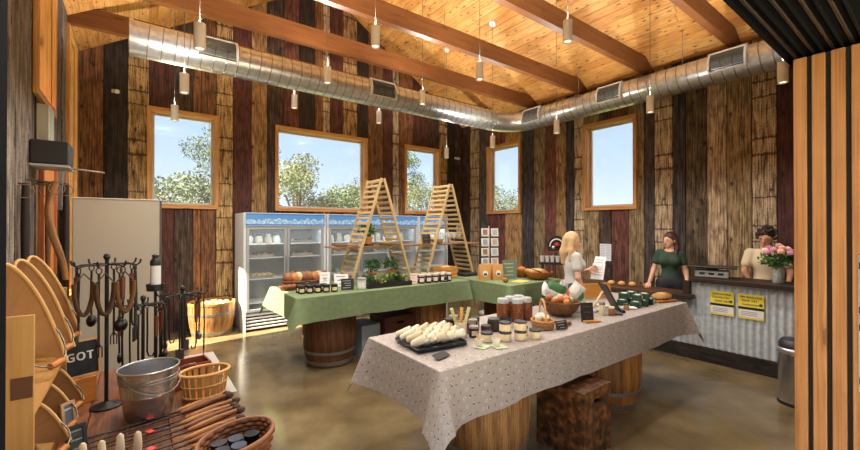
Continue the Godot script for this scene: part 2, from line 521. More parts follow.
func build_shell():
	# floor and outside ground
	var fl := structure("floor", "polished brown concrete floor")
	var m := MB.new()
	m.box(Vector3((XL + XR) / 2, -0.1, (ZB - 0.2) / 2), Vector3(XR - XL + 0.4, 0.2, -ZB + 0.2 - 0.0))
	obj("slab", m, mats["concrete"], fl)
	var ground := structure("ground", "dry grass around the building")
	m = MB.new()
	m.box(Vector3(3, -0.35, 0), Vector3(160, 0.2, 160))
	obj("turf", m, mats["grass"], ground)
	var patio := structure("patio", "pale concrete patio outside the open door")
	m = MB.new()
	m.box(Vector3(3, -0.14, 6.1), Vector3(16, 0.24, 12.6))
	obj("paving", m, mats["patio"], patio)

	var trA := Transform3D(Basis(), Vector3(0, 0, ZB))
	var trB := Transform3D(Basis(Vector3(0, 0, 1), Vector3.UP, Vector3(-1, 0, 0)), Vector3(XR, 0, 0))
	var trC := Transform3D(Basis(Vector3(0, 0, -1), Vector3.UP, Vector3(1, 0, 0)), Vector3(XL, 0, 0))
	var trD := Transform3D(Basis(Vector3(-1, 0, 0), Vector3.UP, Vector3(0, 0, -1)), Vector3(0, 0, -0.5))
	var flat := func(_s): return EAVE
	var gable := func(s): return roof_y(s)
	var gable_d := func(s): return roof_y(-s)
	var hA := [[0.12, 1.15], [2.11, 4.09], [5.06, 6.14]]
	var hB := [[-6.88, -5.82], [-4.29, -3.27]]
	var hC := [[4.55, 5.50, 2.87, 4.24], [6.42, 7.25, 0.85, 4.24]]
	var holes := func(list):
		var o := []
		for h in list: o.append([h[0] + 0.05, h[1] - 0.05, (h[2] if h.size() > 2 else 2.07) + 0.05, (h[3] if h.size() > 2 else 3.72) - 0.05])
		return o
	var cutA := [-0.70, -0.42, -0.13, 0.15, 0.49, 0.76, 0.88, 1.11, 1.38, 1.69, 1.97, 2.28, 2.58, 2.9, 3.07, 3.22, 3.51, 3.84, 4.11, 4.49, 4.75, 4.92, 5.31, 5.82, 6.11, 6.37, 6.64, 6.90]
	var colA := ["br", "bk", "bt", "dr", "dk", "br", "br", "bt", "dr", "tn", "dk", "rd", "bk", "br", "lt", "dr", "bt", "bk", "br", "dr", "lt", "br", "dr", "dk", "bt", "bk", "dk"]
	board_wall("wall_back", "back gable wall of mixed reclaimed barn boards", trA, cutA, colA, gable, holes.call(hA))
	var cutB := [-7.8, -7.51, -7.18, -6.86, -6.3, -5.8, -5.47, -5.18, -4.91, -4.67, -4.49, -4.28, -3.97, -3.74, -3.42, -3.15, -2.99, -2.71, -2.53, -2.24, -1.99, -1.7, -1.43, -1.24, -1.0, -0.75, -0.5]
	var colB := ["dk", "lt", "gr", "rd", "tn", "gd", "gt", "rd", "tn", "gd", "lt", "gt", "dk", "rd", "gt", "gd", "lt", "gd", "gb", "gl", "gt", "lt", "dr", "gt", "br", "gt"]
	board_wall("wall_right", "right-hand wall of mixed reclaimed barn boards", trB, cutB, colB, flat, holes.call(hB))
	var cutC := [0.5, 0.9, 1.3, 1.7, 2.1, 2.5, 2.9, 3.3, 3.65, 3.99, 4.50, 4.7, 5.1, 5.55, 5.85, 6.13, 6.45, 6.8, 7.1, 7.45, 7.8]
	var colC := ["gt", "br", "wg", "gt", "br", "wg", "gt", "br", "wg", "wg", "gr", "br", "gt", "wg", "gr", "wg", "br", "gt", "br", "wg"]
	board_wall("wall_left", "left-hand wall of weathered grey boards", trC, cutC, colC, flat, holes.call(hC))
	var n := 1
	for h in hA:
		window(n, ["square window at the left of the back wall", "wide window above the refrigerators", "narrow window near the corner of the back wall"][n - 1], trA, h[0], h[1], 2.07, 3.72)
		n += 1
	for h in hB:
		window(n, ["narrow window on the right wall nearest the corner", "window on the right wall above the counter end"][n - 4], trB, h[0], h[1], 2.07, 3.72)
		n += 1
	for h in hC:
		window(n, ["deep orange framed high window on the left wall", "sunlit orange framed window in the left corner"][n - 6], trC, h[0], h[1], h[2], h[3])
		n += 1
	# front wall with the wide door opening (s = -x)
	var fw := structure("wall_front", "front wall around the wide sliding door opening")
	m = MB.new()
	for p in pieces(-XR, -3.62, gable_d, []): m.slab(p, -0.3, 0.0, trD)
	for p in pieces(-3.62, 0.091, gable_d, [[-3.62, 0.091, 0.0, 2.72]]): m.slab(p, -0.3, 0.0, trD)
	for p in pieces(0.12, 0.70, gable_d, []): m.slab(p, -0.3, 0.0, trD)
	m.slab(clip_top(0.091, 0.12, 2.72, gable_d), -0.3, 0.0, trD)
	obj("framing", m, mat(c8(120, 92, 62), 0.8), fw)
	var jamb := structure("trim_1", "black metal jamb at the left of the door opening")
	m = MB.new()
	m.box(Vector3(-0.106, 1.36, -0.35), Vector3(0.028, 2.71, 0.3), Basis(), 0.002)
	mat(c8(20, 21, 25), 0.9).metallic_specular = 0.1
	obj("jamb", m, mat(c8(20, 21, 25), 0.9), jamb)
	var porch := structure("porch_roof", "flat canopy outside above the door opening")
	m = MB.new()
	m.box(Vector3(2.0, 2.82, 0.45), Vector3(5.6, 0.14, 1.3))
	obj("canopy", m, mat(c8(120, 100, 76), 0.8), porch)
	# ceiling: two pitched decks with pine planks
	var ce := structure("ceiling", "vaulted ceiling of knotty pine planks")
	var slope := sqrt(3.8 * 3.8 + pow(3.8 * PITCH, 2))
	var ang := atan(PITCH)
	for side in [-1, 1]:
		# local: x runs down the slope from the ridge, z along the room, y up out of the roof
		var b := Basis(Vector3(cos(ang) * side, -sin(ang), 0), Vector3(sin(ang) * side, cos(ang), 0), Vector3(0, 0, side))
		var org := Vector3(RIDGE, EAVE + PITCH * 3.8, 0)
		var d := MB.new()
		d.box(org + b * Vector3(slope / 2 + 0.275, 0.14, 0) + Vector3(0, 0, -4.1), Vector3(slope + 0.85, 0.2, 8.2), b)
		obj("deck", d, mat(c8(80, 66, 50), 0.9), ce)
		var rows := 32
		var wdt := slope / rows
		for i in rows:
			var z := -0.2
			var first := true
			while z > -7.8:
				var l := rng.randf_range(2.2, 3.6)
				if first: l = rng.randf_range(0.8, 3.4)
				first = false
				if z - l < -8.6: l = z + 7.8
				if z - l < -7.8: l = z + 7.8
				var q := MB.new()
				q.off = Vector2(rng.randf() * 4.0, rng.randf() * 4.0)
				q.box(org + b * Vector3((i + 0.5) * wdt, 0.018, 0) + Vector3(0, 0, z - l / 2), Vector3(wdt - 0.002, 0.036, l - 0.002), b, 0.006, 2)
				var k := rng.randi_range(0, 3)
				obj("plank", q, tinted("pine", [c8(255, 250, 236), c8(246, 232, 208), c8(236, 214, 180), c8(255, 240, 214)][k]), ce)
				z -= l
	# tie beams
	var bz := [-6.6, -5.4, -4.24, -3.05, -1.86]
	for i in bz.size():
		m = MB.new()
		m.off = Vector2(rng.randf(), rng.randf())
		var y0 := 4.30; var y1 := 4.545
		var ex := (y1 - EAVE) / PITCH
		var bm := MB.new()
		bm.off = m.off
		# grain along the beam: build upright, then lay down
		var lay := Transform3D(Basis(Vector3(0, 1, 0), Vector3(-1, 0, 0), Vector3(0, 0, 1)), Vector3(0, 0, bz[i]))
		var p := [Vector2(y0, -XR), Vector2(EAVE, -XR), Vector2(y1, -XR + ex), Vector2(y1, -XL - ex), Vector2(EAVE, -XL), Vector2(y0, -XL)]
		bm.slab(p, -0.045, 0.045, lay)
		var o := obj("tie_beam", bm, tinted("fir", c8(150, 126, 102)))
		tag(o, "%s brown timber tie beam from the back wall, spanning the vault" % ORD[i], "beam", "tie beams across the vault")

func build_door():
	# header tracks
	var t := thing("door_track", "black overhead track channels for the sliding doors", "door track", Vector3(0, 0, 0))
	var m := MB.new()
	m.box(Vector3(1.77, 2.66, -0.35), Vector3(3.7, 0.08, 0.33), Basis(), 0.003)
	for q in [mat(c8(10, 10, 11), 0.95), mat(c8(14, 14, 15), 0.95)]: q.metallic_specular = 0.12
	obj("channel", m, mat(c8(10, 10, 11), 0.95), t)
	for k in 5:
		m = MB.new()
		m.box(Vector3(1.77, 2.612, -0.508 + k * 0.066), Vector3(3.7, 0.022, 0.008), Basis(), 0.001)
		obj("rail", m, mat(c8(14, 14, 15), 0.95), t)
		if k < 4:
			m = MB.new()
			m.box(Vector3(1.77, 2.617, -0.476 + k * 0.066), Vector3(3.7, 0.012, 0.012), Basis(), 0.001)
			obj("guide", m, mat(c8(62, 54, 48), 0.4, 0.8), t)
	for k in 4:
		var names := ["innermost", "second", "third", "outermost"]
		var d := thing("sliding_door", "%s wooden sliding door panel in the stack at the opening edge" % names[k], "door", Vector3(2.62, 0.005, -0.456 + k * 0.066), 0.0, "stacked sliding door panels")
		m = MB.new()
		m.off = Vector2(rng.randf(), rng.randf())
		m.box(Vector3(0.06, 1.295, 0), Vector3(0.12, 2.59, 0.048), Basis(), 0.003, 1)
		obj("stile", m, tinted("fir", c8(214, 208, 200)), d)
		m = MB.new()
		m.box(Vector3(0.88, 1.295, 0), Vector3(0.12, 2.59, 0.048), Basis(), 0.003, 1)
		obj("stile", m, tinted("fir", c8(214, 208, 200)), d)
		for y in [0.1, 2.49]:
			m = MB.new()
			m.box(Vector3(0.47, y, 0), Vector3(0.70, 0.2, 0.046), Basis(), 0.002, 0)
			obj("rail", m, tinted("fir", c8(214, 208, 200)), d)
		m = MB.new()
		m.box(Vector3(0.47, 1.295, 0), Vector3(0.70, 2.19, 0.012))
		obj("pane", m, mats["clear"], d)
		m = MB.new()
		m.box(Vector3(0.02, 1.295, 0.032), Vector3(0.02, 2.59, 0.014))
		obj("brush_seal", m, mat(c8(18, 18, 20), 0.9), d)
		if k == 3:
			m = MB.new()
			m.box(Vector3(-0.002, 1.32, 0.0), Vector3(0.004, 0.62, 0.012), Basis(), 0.001)
			var lp := obj("lock_plate", m, mat(c8(190, 194, 196), 0.3, 0.9), d)
			for y in [1.06, 1.3, 1.38, 1.58]:
				m = MB.new()
				m.box(Vector3(-0.0045, y, 0.0), Vector3(0.002, 0.03, 0.006))
				obj("latch_slot", m, mat(c8(30, 30, 32), 0.6), lp)

func build_duct():
	var t := thing("spiral_duct", "galvanised round spiral duct running along both walls under the beams", "air duct", Vector3(0, 3.95, 0))
	var galv = mats["galv"]
	var zA := -5.70; var xB := 6.45; var R := 0.2; var er := 0.62
	var runA := []; var x := -0.06
	var straight := func(p0: Vector3, p1: Vector3):
		var pts := []; var rad := []
		var l := p0.distance_to(p1)
		var c := int(l / 0.5)
		for i in c + 1:
			pts.append(p0.lerp(p1, float(i) / c))
			rad.append(R)
		var m := MB.new()
		m.tube(pts, rad, 28)
		return m
	obj("duct_run", straight.call(Vector3(-0.06, 0, zA), Vector3(xB - er, 0, zA)), galv, t)
	obj("duct_run", straight.call(Vector3(xB, 0, zA + er), Vector3(xB, 0, -0.56)), galv, t)
	var pe := []; var re := []
	for i in 25:
		var a := PI / 2 * i / 24.0
		pe.append(Vector3(xB - er + sin(a) * er, 0, zA + er - cos(a) * er))
		re.append(R + (0.006 if i % 6 == 0 else 0.001))
	var m := MB.new()
	m.tube(pe, re, 28)
	obj("elbow", m, galv, t)
	m = MB.new()
	m.lathe([Vector2(R - 0.01, -0.02), Vector2(R + 0.012, -0.02), Vector2(R + 0.012, 0.02), Vector2(R - 0.01, 0.02)], 28, Transform3D(Basis(Vector3(0, 0, 1), -PI / 2), Vector3(-0.06, 0, zA)))
	obj("end_collar", m, galv, t)
	var bead := MB.new(); var bp := []
	for i in 32: bp.append(Vector3(cos(TAU * i / 32) * R, 0, sin(TAU * i / 32) * R))
	bead.tube(bp, 0.007, 6, true)
	var bmesh := bead.mesh()
	var seam_m := mat(c8(150, 150, 148), 0.35, 0.8)
	var sx := 0.10
	while sx < xB - er:
		obj("seam", bmesh, seam_m, t, Vector3(sx, 0, zA), Basis(Vector3(0, 0, 1), PI / 2 - 0.09)); sx += 0.135
	for i in 5:
		var a := PI / 2 * i / 4.0
		obj("seam", bmesh, seam_m, t, Vector3(xB - er + sin(a) * er, 0, zA + er - cos(a) * er), Basis(Vector3.UP, PI / 2 - a) * Basis(Vector3.RIGHT, PI / 2))
	sx = zA + er + 0.1
	while sx < -0.6:
		obj("seam", bmesh, seam_m, t, Vector3(xB, 0, sx), Basis(Vector3.RIGHT, PI / 2 - 0.09)); sx += 0.135
	# registers: frame, dark back, fins
	var reg := func(c: float, half: float, along_x: bool):
		# built for a duct along local y, facing local +x, lathe angles about it
		var g := Node3D.new(); g.name = "register"; t.add_child(g, true)
		var bas: Basis
		if along_x: bas = Basis(Vector3(0, 0, 1), Vector3(1, 0, 0), Vector3(0, 1, 0))
		else: bas = Basis(Vector3(-1, 0, 0), Vector3(0, 0, 1), Vector3(0, 1, 0))
		g.transform = Transform3D(bas, Vector3(c, 0, zA) if along_x else Vector3(xB, 0, c))
		# lathe angle a puts the point at (cos a, y, -sin a); local z is world up, so a = -elevation
		var a0 := -0.75; var a1 := 0.42
		var back := MB.new()
		back.lathe([Vector2(R + 0.002, -half), Vector2(R + 0.002, half)], 10, Transform3D(), a0, a1)
		obj("back", back, galv, g)
		for e in [-1, 1]:
			var f := MB.new()
			f.lathe([Vector2(R + 0.004, e * half - 0.016), Vector2(R + 0.05, e * half - 0.012), Vector2(R + 0.05, e * half + 0.012), Vector2(R + 0.004, e * half + 0.016)], 12, Transform3D(), a0 - 0.06, a1 + 0.06)
			obj("frame", f, mat(c8(206, 204, 196), 0.5), g)
		for a in [a0, a1]:
			var f := MB.new()
			f.box(Vector3(cos(a), 0, -sin(a)) * (R + 0.025), Vector3(0.05, half * 2, 0.02), Basis(Vector3.UP, a))
			obj("frame", f, mat(c8(206, 204, 196), 0.5), g)
		for k in 11:
			var a: float = lerp(a0, a1, (k + 1) / 12.0)
			var f := MB.new()
			f.box(Vector3(cos(a), 0, -sin(a)) * (R + 0.027), Vector3(0.036, half * 2 - 0.02, 0.003), Basis(Vector3.UP, a + 0.35))
			obj("louvre", f, mat(c8(110, 102, 88), 0.5), g)
	reg.call(0.80, 0.22, true)
	reg.call(3.17, 0.22, true)
	reg.call(-5.02, 0.2, false)
	reg.call(-3.42, 0.2, false)
	reg.call(-1.80, 0.2, false)
	for p in [Vector3(0.35, 0, zA), Vector3(2.3, 0, zA), Vector3(4.6, 0, zA), Vector3(xB, 0, -4.1), Vector3(xB, 0, -2.4), Vector3(xB, 0, -1.0)]:
		m = MB.new()
		m.tube([p + Vector3(0, R, 0), Vector3(p.x, roof_y(p.x) - 3.955, p.z)], 0.005, 6)
		obj("hanger_rod", m, mat(c8(170, 168, 160), 0.4, 0.8), t)

func build_pendants():
	var cols := [[0.40, 3.30, [-6.30, -4.94, -3.65, -2.35, -1.05], "leftmost row"], [1.93, 3.69, [-6.07, -4.76, -3.51, -2.25], "second row"], [3.40, 3.69, [-6.06, -4.74, -3.52, -2.28], "third row"], [5.15, 3.30, [-6.32, -5.0, -3.65, -2.28, -1.02], "rightmost row"]]
	var grey := mat(c8(226, 225, 220), 0.4, 0.05)
	var glow := StandardMaterial3D.new()
	glow.albedo_color = Color(1, 0.97, 0.9); glow.emission_enabled = true; glow.emission = Color(1, 0.93, 0.8); glow.emission_energy_multiplier = 2.2
	var sh := MB.new()
	sh.lathe([Vector2(0.030, -0.098), Vector2(0.044, -0.105), Vector2(0.044, 0.105), Vector2(0.03, 0.098)], 20)
	var shade := sh.mesh()
	var le := MB.new()
	le.lathe([Vector2(0, -0.09), Vector2(0.036, -0.09), Vector2(0.036, -0.086), Vector2(0, -0.086)], 16)
	var lens := le.mesh()
	var ca := MB.new()
	ca.lathe([Vector2(0, -0.02), Vector2(0.06, -0.02), Vector2(0.065, 0.0), Vector2(0.065, 0.02), Vector2(0, 0.02)], 16)
	var canopy := ca.mesh()
	for c in cols:
		for i in c[2].size():
			var p := Vector3(c[0], c[1], c[2][i])
			var t := thing("pendant_lamp", "grey cylinder pendant lamp, %s from back wall in %s" % [ORD[i], c[3]], "pendant lamp", p, 0.0, "cylinder pendant lamps")
			obj("shade", shade, grey, t)
			obj("lens", lens, glow, t)
			obj("lens", lens, glow, t, Vector3(0, 0.176, 0))
			var top: float = roof_y(c[0]) - c[1] - 0.03
			var cd := MB.new()
			cd.tube([Vector3(0, 0.08, 0), Vector3(0, top, 0)], 0.003, 6)
			obj("cord", cd, mat(c8(90, 88, 84), 0.5), t)
			obj("canopy", canopy, grey, t, Vector3(0, top + 0.015, 0), Basis(Vector3(0, 0, 1), atan(PITCH) * (1.0 if c[0] < RIDGE else -1.0)))
			for up in [0, 1]:
				var l := SpotLight3D.new()
				l.name = "lamp_light"
				t.add_child(l, true)
				l.position = Vector3(0, 0.115 if up == 1 else -0.115, 0)
				l.rotation.x = PI / 2 if up == 1 else -PI / 2
				l.light_color = Color(1, 0.975, 0.935)
				l.light_energy = LAMP_UP if up == 1 else LAMP_DOWN
				l.spot_angle = 78.0; l.spot_angle_attenuation = 0.6
				l.spot_range = 14.0; l.spot_attenuation = 2.0
				l.light_size = 0.04
				l.shadow_enabled = true

# ---------------------------------------------------------------- furniture
func text(parent: Node, s: String, h: float, color: Color, tr: Transform3D, called := "lettering", serif := false):
	var t := TextMesh.new()
	var f := SystemFont.new()
	f.font_names = PackedStringArray(["Droid Serif" if serif else "Droid Sans"])
	f.font_weight = 700
	t.font = f; t.font_size = 48; t.pixel_size = h / 35.0; t.depth = 0.001; t.text = s
	t.curve_step = 2.0
	var o := MeshInstance3D.new()
	o.mesh = t; o.name = called; o.material_override = mat(color, 0.7)
	parent.add_child(o, true)
	o.transform = tr
	return o

func cloth(called: String, label: String, material, x0: float, x1: float, z0: float, z1: float, y: float, drop: Array, sd: int):
	# drop = [left, right, back, front]; overhanging sides fall with small folds, corners flare
	var axis := func(a: float, b: float, da: float, db: float) -> Array:
		var out := []
		if da > 0.0:
			for i in 7: out.append(a - 0.012 - (da - 0.012) * (1.0 - (i + 1) / 7.0))
			out.push_front(a - da)
			out.append(a - 0.004)
		var c := int(max(4, (b - a) / 0.07))
		for i in c + 1: out.append(lerp(a, b, float(i) / c))
		if db > 0.0:
			out.append(b + 0.004)
			for i in 8: out.append(b + 0.012 + (db - 0.012) * i / 7.0)
		return out
	var xs: Array = axis.call(x0, x1, drop[0], drop[1])
	var zs: Array = axis.call(z0, z1, drop[2], drop[3])
	var nz := FastNoiseLite.new(); nz.seed = sd; nz.frequency = 0.9
	var f := func(i: int, j: int) -> Vector3:
		var s: float = xs[j]; var t: float = zs[i]
		var cx := clampf(s, x0, x1); var cz := clampf(t, z0, z1)
		var a := s - cx; var b := t - cz
		var r := sqrt(a * a + b * b)
		if r < 1e-5: return Vector3(s, y + nz.get_noise_2d(s * 4.0, t * 4.0) * 0.0015, t)
		var d := Vector2(a, b) / r
		var ex := minf(cx - x0, x1 - cx); var ez := minf(cz - z0, z1 - cz)
		var edge: float = ez if abs(a) > 0 and abs(b) < 1e-5 else ex
		if abs(a) > 1e-5 and abs(b) > 1e-5: edge = 0.0
		var k := 0.03 + 0.34 * exp(-edge / 0.075)
		var along: float = t if abs(b) < 1e-5 else s
		if edge > 0.0: k += 0.05 * nz.get_noise_2d(along * 3.2, sd) + 0.022 * sin(along * 11.0 + sd)
		var soft := minf(r, 0.03)
		var down := r * (1.0 - k * k * 0.5) - soft * 0.25
		if edge > 0.0: down += 0.018 * nz.get_noise_2d(along * 1.2, 40 + sd) * (r / 0.3)
		return Vector3(cx + d.x * (k * r + 0.006), y - down, cz + d.y * (k * r + 0.006))
	var g := func(i: int, j: int) -> Vector2: return Vector2(xs[j], zs[i])
	var m := MB.new()
	m.sheet(zs.size() - 1, xs.size() - 1, f, g)
	var o := obj(called, m, material)
	tag(o, label, "tablecloth")
	return o

func stave_mesh(prof: Array, count: int) -> ArrayMesh:
	var key := "stave%d_%d" % [count, int(prof[0].y * 1000 + prof[prof.size() - 1].y * 7000)]
	if shared.has(key): return shared[key]
	var p := prof.duplicate()
	for i in range(prof.size() - 1, -1, -1): p.append(prof[i] - Vector2(0.024, 0))
	p.append(prof[0])
	var m := MB.new()
	var w := TAU / count
	m.lathe(p, 2, Transform3D(), 0.004, w - 0.004)
	# cheeks
	for a in [0.004, w - 0.004]:
		var q := []
		for i in prof.size() - 1:
			var c := Vector3(cos(a), 0, -sin(a))
			var o0: Vector3 = c * prof[i].x + Vector3(0, prof[i].y, 0); var o1: Vector3 = c * prof[i + 1].x + Vector3(0, prof[i + 1].y, 0)
			m.face([o0, o1, o1 - c * 0.024, o0 - c * 0.024])
	shared[key] = m.mesh()
	return shared[key]

func barrel(label: String, at: Vector3, turn: float, tint: Color, half := false):
	var t := thing("wine_barrel", label, "barrel", at, turn, "oak barrels")
	var prof := []
	var H := 0.90
	var top := 0.52 if half else H
	for i in 9:
		var y: float = top * i / 8.0
		var u := (y - H / 2) / (H / 2)
		prof.append(Vector2(0.285 + 0.06 * (1.0 - u * u), y))
	var rad := func(y): return 0.285 + 0.06 * (1.0 - pow((y - H / 2) / (H / 2), 2))
	var st := stave_mesh(prof, 20)
	for k in 20:
		var v: float = [1.0, 0.9, 1.0, 0.84, 0.95][(k * 7 + 3) % 5]
		obj("stave", st, tinted("oak", Color(tint.r * v, tint.g * v, tint.b * v)), t, Vector3.ZERO, Basis(Vector3.UP, TAU * k / 20))
	var hoops := [[0.03, 0.05], [0.17, 0.035], [0.69, 0.035], [0.82, 0.05]] if not half else [[0.03, 0.05], [0.34, 0.035]]
	for h in hoops:
		var m := MB.new()
		var y0: float = h[0]; var y1: float = h[0] + h[1]
		m.lathe([Vector2(rad.call(y0) - 0.004, y0), Vector2(rad.call(y0) + 0.004, y0), Vector2(rad.call(y1) + 0.004, y1), Vector2(rad.call(y1) - 0.004, y1)], 40)
		obj("hoop", m, mat(c8(138, 140, 138), 0.45, 0.7), t)
	if half:
		var rm := MB.new()
		rm.lathe([Vector2(rad.call(0.5) - 0.028, 0.515), Vector2(rad.call(0.5) + 0.006, 0.50), Vector2(rad.call(0.5) + 0.006, 0.535), Vector2(rad.call(0.5) - 0.028, 0.535), Vector2(rad.call(0.5) - 0.028, 0.515)], 32)
		obj("rim", rm, tinted("oak", tint), t)
	for y in ([0.03, 0.86] if not half else [0.05]):
		var m := MB.new()
		m.lathe([Vector2(0, y - 0.012), Vector2(rad.call(y) - 0.022, y - 0.012), Vector2(rad.call(y) - 0.022, y + 0.012), Vector2(0, y + 0.012)], 24)
		obj("head", m, tinted("oak", tint), t)
	return t

func crate(label: String, at: Vector3, size: Vector3, turn: float, material, hole := true):
	var t := thing("wooden_crate", label, "crate", at, turn)
	var w := 0.018
	for k in 2:
		var sg := -1.0 if k == 0 else 1.0
		var m := MB.new()
		m.box(Vector3(sg * (size.x / 2 - w / 2), size.y / 2, 0), Vector3(w, size.y, size.z - 2 * w), Basis(), 0.002)
		obj("side_panel", m, material, t)
		m = MB.new()
		var zc := sg * (size.z / 2 - w / 2)
		if hole:
			# four boards leave a real slot for the hand
			var hy := size.y * 0.82; var hh := 0.034; var hw := 0.11
			m.box(Vector3(0, (hy - hh / 2) / 2, zc), Vector3(size.x, hy - hh / 2, w))
			m.box(Vector3(0, (hy + hh / 2 + size.y) / 2, zc), Vector3(size.x, size.y - hy - hh / 2, w))
			for e in [-1, 1]: m.box(Vector3(e * (hw / 2 + size.x / 2) / 2, hy, zc), Vector3(size.x / 2 - hw / 2, hh, w))
		else: m.box(Vector3(0, size.y / 2, zc), Vector3(size.x, size.y, w), Basis(), 0.002)
		obj("end_panel", m, material, t)
	var m2 := MB.new()
	m2.box(Vector3(0, size.y - w / 2, 0), Vector3(size.x - 2 * w, w, size.z - 2 * w))
	obj("lid", m2, material, t)
	return t

func build_tables():
	var print_c = mats["print_cloth"]; var green = mats["green_cloth"]
	# long green table
	var m := MB.new()
	m.box(Vector3(2.755, 0.924, -5.0), Vector3(2.60, 0.045, 1.08), Basis(), 0.003)
	tag(obj("trestle_table", m, tinted("oak", c8(190, 170, 150))), "wooden table board hidden under the long green cloth", "table")
	m = MB.new()
	m.box(Vector3(4.69, 0.924, -4.33), Vector3(1.16, 0.045, 1.33), Basis(), 0.003)
	tag(obj("trestle_table", m, tinted("oak", c8(190, 170, 150))), "wooden table board hidden under the short green cloth", "table")
	m = MB.new()
	m.box(Vector3(3.16, 0.907, -2.24), Vector3(3.46, 0.014, 0.85), Basis(), 0.003)
	tag(obj("trestle_table", m, tinted("oak", c8(190, 170, 150))), "wooden table board hidden under the printed cloth", "table")
	cloth("green_tablecloth", "long green cloth draped over the table before the refrigerators", green, 1.45, 4.06, -5.55, -4.46, 0.95, [0.30, 0.0, 0.3, 0.30], 3)
	cloth("green_tablecloth", "shorter green cloth on the table beside the blonde woman", green, 4.11, 5.28, -5.0, -3.66, 0.952, [0.30, 0.30, 0.3, 0.32], 4)
	cloth("printed_tablecloth", "beige cloth with small dark printed motifs on the front table", print_c, 1.42, 4.90, -2.67, -1.80, 0.92, [0.35, 0.35, 0.35, 0.355], 5)
	barrel("brown barrel under the left end of the long green table", Vector3(2.03, 0, -4.92), 0.2, c8(160, 132, 112))
	barrel("pale barrel under the right half of the long green table", Vector3(3.62, 0, -5.0), 0.5, c8(235, 215, 185))
	barrel("dark barrel under the shorter green table", Vector3(4.72, 0, -4.3), 0.9, c8(130, 96, 76))
	barrel("golden oak barrel nearest the camera under the printed cloth", Vector3(2.13, 0, -2.16), 0.1, c8(255, 240, 206))
	barrel("golden oak barrel under the far end of the printed cloth", Vector3(3.80, 0, -2.14), 0.7, c8(246, 218, 176))
	var wood_dark := tinted("oak", c8(120, 78, 54))
	crate("dark stained wooden crate with hand holes between the two golden barrels", Vector3(2.84, 0, -1.86), Vector3(0.40, 0.52, 0.42), 0.03, mats["rust_crate"])
	crate("low dark wooden crate under the middle of the green table", Vector3(3.0, 0, -4.95), Vector3(0.5, 0.5, 0.45), 0.0, wood_dark)
	crate("pale blue-grey storage box beside the left barrel under the green table", Vector3(2.56, 0, -5.0), Vector3(0.3, 0.42, 0.4), 0.1, mat(c8(150, 164, 174), 0.5), false)
	# bread barrel
	var t = barrel("half barrel of bread rolls by the back wall in the sun", Vector3(0.99, 0, -7.36), 0.3, c8(255, 240, 210), true)
	m = MB.new()
	m.lathe([Vector2(0, 0.45), Vector2(0.29, 0.46), Vector2(0.315, 0.47)], 20)
	tag(obj("burlap_lining", m, mat(c8(196, 170, 124), 0.95), self, Vector3(0.99, 0.0, -7.36)), "burlap cloth lining under the bread rolls", "cloth")
	var r := RandomNumberGenerator.new(); r.seed = 8
	for i in 14:
		var a := i * 2.39996; var d := sqrt((i + 0.4) / 14.0) * 0.235
		m = MB.new()
		m.ball(Vector3(0, 0, 0), Vector3(0.052, 0.036, 0.046), 10)
		var c: Color = [c8(214, 158, 92), c8(232, 196, 140), c8(240, 224, 196)][i % 3]
		var o := obj("bread_roll", m, mat(c, 0.8), self, Vector3(0.99 + cos(a) * d, 0.498 + 0.022 * (1.0 - d / 0.235), -7.36 + sin(a) * d), Basis(Vector3.UP, a))
		tag(o, ["golden bread roll in the half barrel by the wall", "pale bread roll in the half barrel by the wall", "floury white bread roll in the half barrel by the wall"][i % 3], "bread", "rolls in the half barrel")

func fridge_print() -> StandardMaterial3D:
	var w := 512; var h := 64
	var n := FastNoiseLite.new(); n.seed = 4; n.frequency = 0.02
	var n2 := FastNoiseLite.new(); n2.seed = 6; n2.frequency = 0.05
	var im := Image.create(w, h, false, Image.FORMAT_RGB8)
	for y in h:
		for x in w:
			var c := c8(92, 150, 214)
			var line := 30.0 + n.get_noise_1d(x) * 16.0
			var s := n2.get_noise_2d(x, y * 1.4)
			if y > line: c = c8(196, 220, 238) if s > 0.08 else c8(120, 176, 224)
			if y > 56: c = c8(60, 120, 196)
			if y < 8: c = c8(60, 124, 200)
			im.set_pixel(x, y, c)
	var m := StandardMaterial3D.new()
	m.albedo_texture = tex(im); m.roughness = 0.3
	return m

